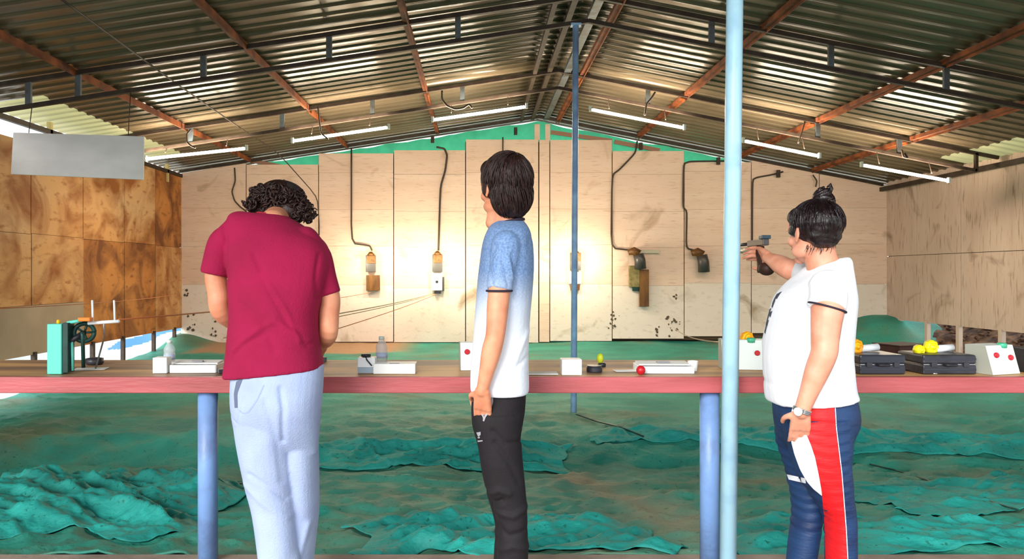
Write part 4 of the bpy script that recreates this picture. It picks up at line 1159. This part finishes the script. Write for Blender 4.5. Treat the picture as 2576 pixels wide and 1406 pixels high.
    limb(bd, [(*nb, .062), (*(nb.lerp(hc, .5) + V((0, 0, .0))), .056), (*(hc + V((0, -.02, -.01))), .055)], 4, 22)
    # arms: upper arm, elbow, forearm reaching forward to the bench
    eL = at(556, 782, Y0 + .05); wL = V((at(610, 0, Y0).x, 3.20, .955)); hL = V((at(665, 0, Y0).x, 3.30, .90))
    limb(bd, [(*shL, .046), (*mL, .044), (*slL, .044), (*slL.lerp(eL, .5), .043), (*eL, .040), (*eL.lerp(wL, .35), .040), (*eL.lerp(wL, .7), .032), (*wL, .024)], 5, 20)
    eR = at(826, 842, Y0 + .04); wR = V((at(762, 0, Y0).x, 3.20, .945))
    limb(bd, [(*shR, .044), (*mR, .040), (*slR, .039), (*slR.lerp(eR, .5), .040), (*(eR + V((0, 0, .01))), .038), (*eR.lerp(wR, .35), .038), (*eR.lerp(wR, .7), .031), (*wR, .024)], 5, 20)
    hand(bd, wL, V((.35, .75, -.22)), V((.45, 0, -1)), .55, .95, -1)
    hand(bd, wR, V((-.30, .8, -.22)), V((-.45, 0, -1)), .55, .95, 1)
    body = remesh(bd, 'body', M['skin'], root, .004, 5)
    face_parts(hc, R, 1, root, body)
    # curly hair
    hb = MB(); 
    hb.ell(hc + R @ V((0, -.028, .035)), (.098, .108, .092), R, 24, 16); hb.ell(hc + R @ V((.05, -.04, -.03)), (.055, .065, .060), R, 16, 10); hb.ell(hc + R @ V((-.05, -.035, -.02)), (.050, .06, .055), R, 16, 10)
    rnd = random.Random(4)
    def curl(p, r_, tr_):
        ax = V((rnd.uniform(-1, 1), rnd.uniform(-1, 1), rnd.uniform(-1, 1))).normalized(); q = ax.to_track_quat('Z', 'Y'); n = 16; t0 = rnd.uniform(0, 6)
        pts = [p + q @ V((r_ * math.cos(t0 + 8.5 * j / n), r_ * math.sin(t0 + 8.5 * j / n), .020 * (j / n - .5))) for j in range(n + 1)]
        hb.tube(pts, [tr_ * min(1, .4 + 3 * min(j, n - j) / n) for j in range(n + 1)], 6)
    cnt = 0
    while cnt < 520:
        d = V((rnd.gauss(0, 1), rnd.gauss(0, 1), rnd.gauss(0, 1))).normalized()
        p = V((d.x * .104, d.y * .110 - .026, d.z * .096 + .030))
        if p.y > .045 and p.z < .06: continue
        if (p - V((0, -.03, .03))).normalized().dot(Matrix.Rotation(.25, 3, 'Y') @ Matrix.Rotation(.55, 3, 'X') @ V((0, 0, 1))) > .55: continue
        curl(hc + R @ p, rnd.uniform(.009, .014), rnd.uniform(.0030, .0045)); cnt += 1
    # fuller curls that stick out at the sides as in the photo
    for (px, py, n, sp) in [(640, 505, 42, 12), (648, 485, 20, 8), (655, 470 + 12, 10, 6), (760, 530, 62, 15), (772, 545, 26, 9), (768, 515, 20, 10), (740, 545, 24, 10), (680, 528, 30, 14), (635, 520, 14, 7), (720, 500, 24, 14)]:
        for k in range(n):
            p = at(px + rnd.gauss(0, sp * .8), py + rnd.gauss(0, sp * .6), Y0 + .20 + rnd.uniform(-.05, .05)); curl(p, rnd.uniform(.009, .014), .004)
    for (px, py, r_) in [(643, 507, .030), (764, 530, .036), (745, 520, .04), (665, 512, .035)]: hb.ell(at(px, py, Y0 + .23), (r_, r_ * 1.3, r_ * .8))
    hb.build('curly_hair', M['hair'], root, smooth=True)
    # cap
    cp = MB(); ccn = hc + R @ V((.012, -.030, .062))
    CT = Matrix.Rotation(.25, 3, 'Y') @ Matrix.Rotation(.55, 3, 'X'); Rc = R @ CT
    rings = []
    for i in range(10):
        ph = (PI / 2) * (1 - i / 9.3); rings.append([ccn + Rc @ V((.102 * math.sin(ph) * math.cos(2 * PI * k / 32), .108 * math.sin(ph) * math.sin(2 * PI * k / 32), .074 * math.cos(ph))) for k in range(32)])
    cp.rings(rings)
    cap = cp.build('cap', M['cap'], root, smooth=True)
    bt = MB(); bt.ell(ccn + Rc @ V((0, 0, .074)), (.006, .006, .004), Rc); bt.build('button', M['cap'], cap, smooth=True)
    br = MB(); rows = []
    for j in range(5):
        rows.append([ccn + Rc @ V(((.078 - .004 * j) * math.sin(a), .09 * math.cos(a) + .018 * j * math.cos(a) , -.004 - .004 * j)) for a in [-1.1 + 2.2 * k / 14 for k in range(15)]])
    br.grid(rows); bo = br.build('brim', M['cap'], cap, smooth='full', fixn=False); bo.modifiers.new('s', 'SOLIDIFY').thickness = .003
    # white emblem on the back of the cap
    drape(cap, 'emblem', M['whitecl'], cap, [(690, 463), (694, 472)], [(700, 460), (702, 470)], 5, 5, .002, YY=Y0 + .15)
    drape(cap, 'emblem', M['whitecl'], cap, [(703, 459), (706, 466)], [(719, 464), (716, 470)], 5, 5, .002, YY=Y0 + .15)
    for (xc, dy) in ((702, -.035), (751, .07)):
        a = at(xc, 1500, Y0 + dy); shoe(V((a.x, a.y, 0)), V((0, 1, 0)), root)
def shoe(p, d, root):
    sd = d.cross(V((0, 0, 1))); mb = MB(); R = []
    for (f, w_, h) in [(-.085, .025, .05), (-.07, .036, .085), (-.02, .040, .09), (.04, .044, .072), (.10, .046, .055), (.15, .040, .042), (.175, .022, .03)]:
        R.append([p + d * f + sd * (w_ * math.cos(a)) + V((0, 0, .012 + h * max(0, math.sin(a)))) for a in [2 * PI * k / 16 for k in range(16)]])
    mb.rings(R).build('shoe', M['shoe'], root, smooth=True)
    mb = MB(); R = []
    for (f, w_) in [(-.088, .02), (-.07, .038), (-.02, .041), (.04, .045), (.10, .049), (.15, .043), (.18, .024)]:
        R.append([p + d * f + sd * (w_ * x) + V((0, 0, z)) for x, z in ((-1, .002), (1, .002), (1, .022), (-1, .022))])
    mb.rings(R).build('sole', M['sole'], root)
man()

# ---------------- boy with dyed shirt
def boy():
    Y0 = 2.92
    o0 = V((at(1262, 0, Y0).x, Y0, 0))
    root = thing('person', o0, 'person standing sideways in blue to white dyed t-shirt and black track pants', 'person')
    def ring(y, xl, xr, hy, dy=0.0, tilt=0.0):
        return fit(y, xl, xr, hy, Y0 + dy) + (tilt,)
    T = [ring(556, 1252, 1316, .050), ring(566, 1236, 1324, .095), ring(585, 1224, 1333, .150), ring(620, 1213, 1340, .172), ring(680, 1205, 1342, .175), ring(760, 1198, 1336, .165),
         ring(850, 1191, 1331, .155), ring(920, 1185, 1329, .158), ring(972, 1184, 1330, .162), ring(984, 1187, 1328, .162)]
    mb = MB(); loft(mb, densify(T, 4), 36, 2.4)
    sh = {}
    for sd in (-1, 1):
        a = at(1274, 616, Y0 + sd * .145); b = at(1256 if sd < 0 else 1268, 730, Y0 + sd * .185); sh[sd] = (a, b)
        limb(mb, [(*a, .056), (*a.lerp(b, .4), .054), (*a.lerp(b, .8), .049), (*b, .0465)], 5, 24, end=False)
    Ys = Y0 - .19
    more = sumf(line_fold([(1245, 620), (1232, 670), (1240, 722)], .008, -.005, Ys), line_fold([(1290, 640), (1300, 700), (1302, 735)], .010, -.005, Ys), line_fold([(1262, 640), (1272, 690), (1278, 722)], .007, -.004, Ys),
                line_fold([(1280, 650), (1290, 700)], .006, .004, Ys), line_fold([(1330, 600), (1326, 620)], .01, -.004), line_fold([(1290, 900), (1310, 860), (1325, 830)], .010, .005), line_fold([(1270, 940), (1300, 910), (1325, 890)], .008, -.004))
    s_ = remesh(mb, 'tshirt', M['dyed'], root, .005, 8, folds(13, .0028, (6, 6, 3.5), more))
    # trim on collar and sleeve ends
    cc = V((at(1284, 560, Y0).x, Y0, at(0, 558, Y0).z))
    MB().tube([cc + V((.052 * math.cos(a), .062 * math.sin(a), .010 * math.cos(a))) for a in [2 * PI * k / 28 for k in range(29)]], .0065, 8).build('collar', M['charcoal'], root, smooth=True)
    for sd in (-1, 1):
        b = sh[sd][1]; MB().tube([b + V((.047 * math.cos(a), .047 * math.sin(a), -.002)) for a in [2 * PI * k / 28 for k in range(29)]], .0042, 6).build('sleeve_hem', M['charcoal'], root, smooth=True)
    tr = MB()
    W = [ring(965, 1192, 1324, .140), ring(1000, 1188, 1322, .150), ring(1050, 1187, 1316, .158), ring(1100, 1200, 1308, .145), ring(1145, 1222, 1298, .105)]
    loft(tr, densify(W, 4), 32, 2.4)
    LEGS = []
    def leg(dy, rows):
        LEGS.append([(y, xl, xr, hy, dy) for y, xl, xr, hy in rows])
        loft(tr, densify([ring(y, xl, xr, hy, dy) for y, xl, xr, hy in rows], 4), 26, 2.2)
    leg(-.085, [(1040, 1187, 1316, .078), (1072, 1189, 1311, .080), (1119, 1203, 1311, .080), (1190, 1215, 1318, .074), (1238, 1227, 1322, .068), (1285, 1247, 1326, .064), (1332, 1254, 1328, .062), (1394, 1251, 1327, .062), (1440, 1252, 1328, .062), (1478, 1252, 1328, .062)])
    leg(.085, [(1040, 1190, 1312, .078), (1119, 1202, 1308, .080), (1190, 1213, 1310, .072), (1238, 1224, 1312, .066), (1285, 1238, 1314, .062), (1332, 1246, 1312, .060), (1394, 1243, 1306, .060), (1440, 1243, 1306, .060)])
    Yl = Y0 - .13
    more = sumf(line_fold([(1240, 1080), (1270, 1110), (1310, 1112)], .010, -.006, Yl), line_fold([(1245, 1110), (1280, 1160), (1305, 1210)], .012, -.006, Yl), line_fold([(1232, 1270), (1250, 1262), (1262, 1256)], .010, -.012, Yl), line_fold([(1235, 1240), (1255, 1230), (1280, 1238)], .012, .008, Yl),
                line_fold([(1255, 1330), (1280, 1345), (1320, 1335)], .012, -.007, Yl), line_fold([(1250, 1290), (1290, 1296), (1320, 1280)], .012, .007, Yl), line_fold([(1255, 1385), (1290, 1372), (1325, 1380)], .012, .006, Yl))
    to = remesh(tr, 'track_pants', M['blackcl'], root, .005, 8, folds(17, .0035, (6, 6, 5), more))
    drape(to, 'pocket_trim', M['greycl'], root, [(1233, 992), (1236, 1010), (1230, 1030), (1218, 1046), (1214, 1058)], [(1240, 990), (1241, 1010), (1234, 1034), (1222, 1049), (1218, 1060)], 14, 2, .004, YY=Y0 - .12)
    drape(to, 'pocket_trim', M['greycl'], root, [(1196, 1020), (1206, 1038), (1214, 1048), (1216, 1060)], [(1199, 1018), (1209, 1035), (1217, 1045), (1219, 1058)], 10, 2, .004, YY=Y0 - .12)
    for (L, R_) in [([(1198, 1088), (1203, 1099)], [(1209, 1086), (1209, 1094)]), ([(1201, 1100), (1203, 1103)], [(1207, 1098), (1207, 1102)]), ([(1201, 1108), (1202, 1112)], [(1214, 1107), (1214, 1110)])]:
        drape(to, 'leg_logo', M['greycl'], root, L, R_, 3, 3, .003, YY=Y0 - .12)
    # body
    bd = MB(); loft(bd, [tuple(list(r[:3]) + [r[3] * .86, r[4] * .86]) for r in densify(T, 3)], 28, 2.2)
    loft(bd, [tuple(list(r[:3]) + [r[3] * .86, r[4] * .86]) for r in densify(W, 3)], 24)
    for rows in LEGS:
        rr = [ring(*q) for q in rows]; body_leg(bd, rr, V((-1, 0, 0))); shoe(V((rr[-1][0] - .02, rr[-1][1], 0)), V((-1, 0, 0)), root)
    hc = at(1268, 474, Y0) + V((0, .0, .0))
    R = Matrix.Rotation(.62, 3, 'Z') @ Matrix.Rotation(.06, 3, 'X')
    kk = 1.04
    head(bd, hc, R, kk)
    limb(bd, [(*at(1285, 572, Y0), .060), (*at(1278, 540, Y0), .055), (*at(1270, 505, Y0), .056)], 4, 22)
    limb(bd, [(*at(1240, 560, Y0), .030), (*at(1250, 535, Y0), .040), (*at(1252, 515, Y0), .045)], 3, 16)
    for sd in (-1, 1):
        a, b = sh[sd]
        e = at(1246, 842, Y0 + sd * .205); w_ = at(1213, 984, Y0 + sd * .185)
        limb(bd, [(*a, .044), (*a.lerp(b, .6), .042), (*b, .0415), (*b.lerp(e, .5), .040), (*e, .036), (*e.lerp(w_, .3), .037), (*e.lerp(w_, .7), .028), (*w_, .0225)], 5, 20)
        dn = (V((.00, -sd * .50, -1)))
        hand(bd, w_, dn, V((.35, -sd * 1, 0)), .12, .92, 1 if sd > 0 else -1, .02)
    body = remesh(bd, 'body', M['skin'], root, .004, 5)
    face_parts(hc, R, kk, root, body)
    # hair
    hb = MB()
    def E(p, r): hb.ell(hc + R @ (V(p) * kk), [q * kk for q in r], R, 26, 16)
    E((0, -.016, .040), (.088, .107, .095)); E((0, -.052, -.02), (.080, .062, .085)); E((0, .052, .072), (.070, .046, .044)); E((.0, -.066, -.066), (.062, .040, .048))
    E((.070, .006, .004), (.018, .040, .044)); E((-.070, .006, .004), (.018, .040, .044))
    h = remesh(hb, 'hair', M['hair'], root, .004, 8, lambda w_, n: .0025 * noise.noise(V((w_.x * 50, w_.y * 50, w_.z * 16))))
    st = MB(); strands(st, hc, R, kk, (.089, .108, .100), (0, -.5, 1), 950, .75, .0017, seed=2, keep=lambda p: not (p.y > .05 and p.z < .06) and p.z > -.075 and not (p.y > .02 and p.z < -.02), ctr=(0, -.016, .036))
    strands(st, hc, R, kk, (.083, .066, .092), (0, -.3, 1), 900, .7, .0017, seed=12, keep=lambda p: p.y < .012 and p.z < .05 and p.z > -.118, ctr=(0, -.050, -.024))
    st.build('hair_locks', M['hair'], h, smooth=True)
boy()

# ---------------- woman aiming
def woman():
    Y0 = 2.80
    o0 = V((at(2060, 0, Y0).x, Y0, 0))
    root = thing('person', o0, 'person with top bun, white t-shirt and navy-red track pants, aiming a pistol', 'person')
    def ring(y, xl, xr, hy, dy=0.0, tilt=0.0):
        return fit(y, xl, xr, hy, Y0 + dy) + (tilt,)
    T = [ring(652, 2062, 2136, .040, .0, .14), ring(664, 2035, 2142, .095, .0, .12), ring(690, 2003, 2145, .160, .0, .05), ring(725, 1970, 2149, .185), ring(760, 1948, 2152, .185),
         ring(835, 1928, 2147, .175), ring(900, 1922, 2142, .172), ring(970, 1925, 2150, .178), ring(996, 1928, 2156, .180, 0, .07), ring(1004, 1932, 2158, .180, 0, .09)]
    mb = MB(); loft(mb, densify(T, 4), 36, 2.4)
    aL = at(2086, 722, Y0 - .145); bL = at(2081, 776, Y0 - .190)
    limb(mb, [(*(aL + V((0, .02, 0))), .062), (*aL.lerp(bL, .5), .062), (*bL, .061)], 5, 24, end=False)
    aR = at(2060, 705, Y0 + .12); bR = V((at(2030, 0, 3.03).x, 3.06, 1.25 + (690 - 690) * .0016 + .012))
    limb(mb, [(*aR, .070), (*aR.lerp(bR, .5), .068), (*bR, .062)], 5, 24, end=False)
    more = sumf(line_fold([(2040, 760), (2020, 830), (2000, 880)], .015, .005, Y0 - .17), line_fold([(1990, 980), (2060, 960), (2120, 930)], .012, -.004, Y0 - .17), line_fold([(2120, 900), (2090, 960), (2050, 1000)], .012, .004, Y0 - .17))
    s_ = remesh(mb, 'tshirt', M['whitecl'], root, .005, 8, folds(23, .0035, (6, 6, 3.5), more))
    # dark sleeve hem following the opening
    P = []
    for k in range(33):
        a = 2 * PI * k / 32; x = .0605 * math.cos(a); P.append(bL + V((x, .0605 * math.sin(a), .004 - .3 * x)))
    MB().tube(P, .0038, 6).build('sleeve_hem', M['charcoal'], root, smooth=True)
    # print on the chest, facing left
    for k, (yy, z0, z1) in enumerate([(.035, 1.155, 1.185), (.045, 1.12, 1.15), (.035, 1.085, 1.11), (.045, 1.05, 1.075), (.05, 1.02, 1.04), (.05, 1.13, 1.18), (.06, 1.05, 1.12), (.05, 1.03, 1.07)]):
        pl = lambda q: V((.9, q[0], q[1]))
        drape(s_, 'chest_print', M['print'], root, [(Y0 + yy, z1), (Y0 + yy, z0)], [(Y0 + yy + .022, z1 - .006), (Y0 + yy + .018, z0 + .005)], 5, 4, .002, direction=V((1, .0, 0)), plane=lambda q: V((1.2, q[0], q[1])))
    tr = MB()
    W = [ring(985, 1950, 2150, .150), ring(1020, 1947, 2160, .165), ring(1060, 1948, 2158, .172), ring(1105, 1960, 2140, .155), ring(1145, 1995, 2125, .11)]
    loft(tr, densify(W, 4), 32, 2.4)
    LEGS = []
    LEGS.append([(1050, 1968, 2158, .092, -.09), (1110, 1978, 2146, .098, -.09), (1190, 2002, 2144, .094, -.085), (1250, 2038, 2149, .088, -.08), (1308, 2070, 2155, .080, -.075), (1403, 2076, 2156, .074, -.07), (1480, 2082, 2150, .066, -.07), (1520, 2088, 2146, .060, -.07)])
    LEGS.append([(1050, 1948, 2100, .092, .08), (1110, 1953, 2090, .096, .08), (1190, 1976, 2082, .09, .08), (1250, 1988, 2074, .08, .08), (1308, 1990, 2068, .074, .08), (1403, 1978, 2054, .068, .08), (1480, 1972, 2044, .062, .08), (1500, 1974, 2042, .06, .08)])
    for rows in LEGS: loft(tr, densify([ring(*r) for r in rows], 4), 26, 2.2)
    Yl = Y0 - .16
    more = sumf(*[line_fold([(2030, y), (2080, y + 12), (2130, y + 4)], (.006), .0018 * (1 if i % 2 else -1), Yl) for i, y in enumerate(range(1060, 1380, 13))])
    to = remesh(tr, 'track_pants', M['navy'], root, .005, 8, folds(29, .003, (6, 6, 8), more))
    YY = Y0 - .14
    RL = [(2032, 1006), (2026, 1040), (2020, 1072), (2036, 1110), (2050, 1150), (2060, 1195), (2067, 1240), (2073, 1300), (2076, 1406), (2080, 1470)]
    RR = [(2098, 1000), (2100, 1040), (2102, 1075), (2109, 1130), (2116, 1190), (2122, 1250), (2127, 1330), (2131, 1406), (2132, 1470)]
    drape(to, 'red_panel', M['redcl'], root, RL, RR, 70, 18, .0025, YY=YY)
    drape(to, 'white_panel', M['whitecl'], root, [(1996, 1012), (1990, 1040), (1986, 1075), (1990, 1110), (1998, 1142), (2012, 1180), (2030, 1212), (2048, 1232), (2067, 1247)],
          [(2026, 1012), (2022, 1040), (2019, 1074), (2030, 1096), (2040, 1120), (2050, 1150), (2059, 1192), (2065, 1225), (2068, 1246)], 40, 10, .0028, YY=YY)
    drape(to, 'piping', M['whitecl'], root, [(2099, 1000), (2103, 1075), (2117, 1190), (2128, 1330), (2132, 1406)], [(2101, 1000), (2105, 1075), (2119, 1190), (2130, 1330), (2134, 1406)], 40, 1, .003, YY=YY)
    drape(to, 'white_stripe', M['whitecl'], root, [(1979, 1193), (1984, 1206)], [(2026, 1203), (2027, 1216)], 3, 8, .003, YY=Y0 + .02)
    # body
    bd = MB(); loft(bd, [tuple(list(r[:3]) + [r[3] * .86, r[4] * .86]) for r in densify(T, 3)], 28, 2.2)
    loft(bd, [tuple(list(r[:3]) + [r[3] * .86, r[4] * .86]) for r in densify(W, 3)], 24)
    for rows in LEGS:
        rr = [ring(*q) for q in rows]; body_leg(bd, rr, V((-1, 0, 0))); shoe(V((rr[-1][0] - .02, rr[-1][1], 0)), V((-1, 0, 0)), root)
    hc = at(2052, 584, Y0) + V((0, .02, 0)); kk = 1.02
    R = Matrix.Rotation(.34, 3, 'Z') @ Matrix.Rotation(-.03, 3, 'X')
    head(bd, hc, R, kk)
    limb(bd, [(*at(2082, 690, Y0), .066), (*(at(2066, 655, Y0)), .058), (*at(2060, 615, Y0 + .02), .056)], 4, 22)
    # near arm, hand in pocket
    e = at(2073, 888, Y0 - .225); w_ = at(2016, 1036, Y0 - .205)
    limb(bd, [(*(aL + V((0, .03, .0))), .048), (*bL, .0545), (*bL.lerp(e, .35), .051), (*bL.lerp(e, .75), .046), (*e, .044), (*e.lerp(w_, .3), .041), (*e.lerp(w_, .7), .031), (*w_, .0255)], 5, 22)
    hand(bd, w_, V((.12, .50, -1)), V((.3, 1, 0)), .15, .88, -1, .02)
    # aiming arm
    wR = at(1932, 648, 3.20); eR = V(((bR.x + wR.x) / 2 + .01, 3.13, (bR.z + wR.z) / 2 - .012))
    eR = at(1985, 677, 3.06)
    limb(bd, [(*(aR + V((0, -.02, -.02))), .050), (*bR, .054), (*bR.lerp(eR, .5), .050), (*eR, .043), (*eR.lerp(wR, .4), .040), (*eR.lerp(wR, .8), .029), (*wR, .025)], 5, 20)
    grip = at(1908, 650, 3.27)
    hand(bd, wR, (at(1905, 637, 3.30) - wR), V((-1, .35, -.15)), [.75, .72, .68, .25], .92, -1, .03)
    body = remesh(bd, 'body', M['skinf'], root, .004, 5)
    face_parts(hc, R, kk, root, body)
    wt = MB(); ax = (w_ - e).normalized(); wp = w_ - ax * .006
    q = ax.to_track_quat('Z', 'Y')
    for dz in (-.005, .0, .005): wt.tube([wp + ax * dz + q @ V((.029 * math.cos(a), .029 * math.sin(a), 0)) for a in [2 * PI * k / 28 for k in range(29)]], .0032, 6)
    wo = wt.build('watch_band', M['steel'], root, smooth=True)
    fc = wp + V((-.022, -.022, 0)); n_ = V((-1, -1, 0)).normalized(); qq = n_.to_track_quat('Z', 'Y')
    MB().rings([[fc + qq @ V((r * math.cos(2 * PI * k / 20), r * math.sin(2 * PI * k / 20), h)) for k in range(20)] for r, h in ((.014, 0), (.015, .006), (.012, .009))]).build('watch_face', M['white'], wo, smooth=False)
    # hair drawn up into a bun
    hb = MB()
    def E(p, r, rot=None): hb.ell(hc + R @ (V(p) * kk), [q_ * kk for q_ in r], R if rot is None else R @ rot, 26, 16)
    E((0, -.018, .032), (.084, .102, .088)); E((0, -.050, -.006), (.070, .054, .060)); E((0, .045, .060), (.068, .050, .045)); E((-.062, .010, .010), (.024, .045, .030)); E((.062, .010, .010), (.024, .045, .030))
    h = remesh(hb, 'hair', M['hairb'], root, .004, 8, lambda w_, n: .0028 * noise.noise(V((w_.x * 22, w_.y * 22, w_.z * 60))))
    bb = MB()
    bc = at(2070, 502, Y0); 
    for j in range(9):
        a0 = j * .7; pts = []
        for k in range(13):
            t = k / 12; a = a0 + 3.6 * t; r_ = .030 * (1 - .35 * t) * (.9 + .2 * math.sin(j))
            pts.append(bc + V((r_ * math.cos(a) + .004 * j * .2, r_ * math.sin(a), -.012 + .050 * t)))
        bb.tube(pts, [.006 + .006 * math.sin(PI * k / 12) for k in range(13)], 8)
    bb.ell(bc + V((0, 0, .004)), (.034, .034, .026))
    bb.tube([bc + V((.018, -.01, .02)), bc + V((.026, -.012, .040)), bc + V((.022, -.012, .056)), bc + V((.012, -.01, .046))], [.008, .008, .007, .004], 8)
    bb.tube([bc + V((-.02, -.01, .02)), bc + V((-.018, -.012, .038)), bc + V((-.004, -.012, .044)), bc + V((.006, -.01, .03))], [.008, .008, .007, .004], 8)
    bb.build('hair_bun', M['hairb'], h, smooth=True)
    MB().torus(bc + V((0, 0, -.018)), .030, .006, V((0, 0, 1)), 24, 8).build('hair_tie', M['black'], h, smooth=True)
    st = MB(); strands(st, hc, R, kk, (.0842, .102, .088), (.1, -.25, 1), 520, .9, .0013, seed=5, keep=lambda p: not (p.y > .05 and p.z < .05) and p.z > -.012, ctr=(0, -.018, .032))
    st.build('hair_locks', M['hairb'], h, smooth=True)
    # loose short hairs at the nape
    nl = MB(); rnd = random.Random(9)
    for k in range(34):
        a = at(rnd.uniform(2028, 2100), rnd.uniform(612, 625), Y0 - .065 + rnd.uniform(0, .01)); b = a + V((rnd.uniform(-.008, .008), .008, -rnd.uniform(.012, .03)))
        nl.tube([a, a.lerp(b, .5) + V((0, -.004, 0)), b], [.0012, .001, .0004], 4)
    nl.build('nape_hairs', M['hair'], h, smooth=True)
woman()

# ---------------- pistol, held by the woman, pointing at the back wall
def pistol():
    X0 = at(1916, 0, 3.26).x; Z = HC + (690 - 632) * 3.28 / FPX
    t = thing('air_pistol', V((X0, 3.26, Z - .10)), 'grey and black air pistol with dark grip held by the woman', 'pistol')
    o = V((X0, 3.24, Z + .012))
    MB().span(o + V((-.014, -.03, .012)), o + V((.014, .16, .040))).build('receiver', M['greymetal'], t, bevel=.003)
    MB().tube([o + V((0, .15, .026)), o + V((0, .36, .026))], .0075, 14).build('barrel', M['black'], t, smooth=True)
    MB().tube([o + V((0, .07, -.002)), o + V((0, .33, -.002))], .0135, 16).build('air_cylinder', mat('silver_cylinder', S(196, 184, 164), .35, .3), t, smooth=True)
    MB().span(o + V((-.013, .33, .010)), o + V((.013, .375, .040))).build('muzzle_block', M['black'], t, bevel=.002)
    MB().span(o + V((-.003, .35, .040)), o + V((.003, .365, .054))).build('front_sight', M['black'], t)
    r = MB().span(o + V((-.020, -.035, .040)), o + V((.020, .005, .056))); r.build('rear_sight', mat('blued_steel', S(50, 70, 82), .35, .4), t, bevel=.002)
    g = MB(); R = []
    for (y, z, a, b) in [(.045, .010, .018, .030), (.035, -.02, .019, .030), (.020, -.05, .020, .030), (.008, -.08, .022, .032), (.0, -.098, .026, .036), (-.004, -.108, .024, .034)]:
        R.append([o + V((a * math.cos(2 * PI * k / 18), y + b * math.sin(2 * PI * k / 18), z)) for k in range(18)])
    g.rings(R).build('grip', M['woodark'], t, smooth=True)
    MB().tube([o + V((0, .09, -.010)), o + V((0, .092, -.035)), o + V((0, .066, -.048)), o + V((0, .050, -.035))], .003, 8).build('trigger_guard', M['black'], t, smooth=True)
    MB().tube([o + V((0, .07, -.010)), o + V((0, .066, -.022)), o + V((0, .070, -.034))], .0025, 8).build('trigger', M['steel'], t, smooth=True)
    ws = MB(); ws.ell(o + V((.006, -.02, -.090)), (.034, .040, .030)); ws.build('palm_rest', M['woodark'], t, smooth=True)
pistol()
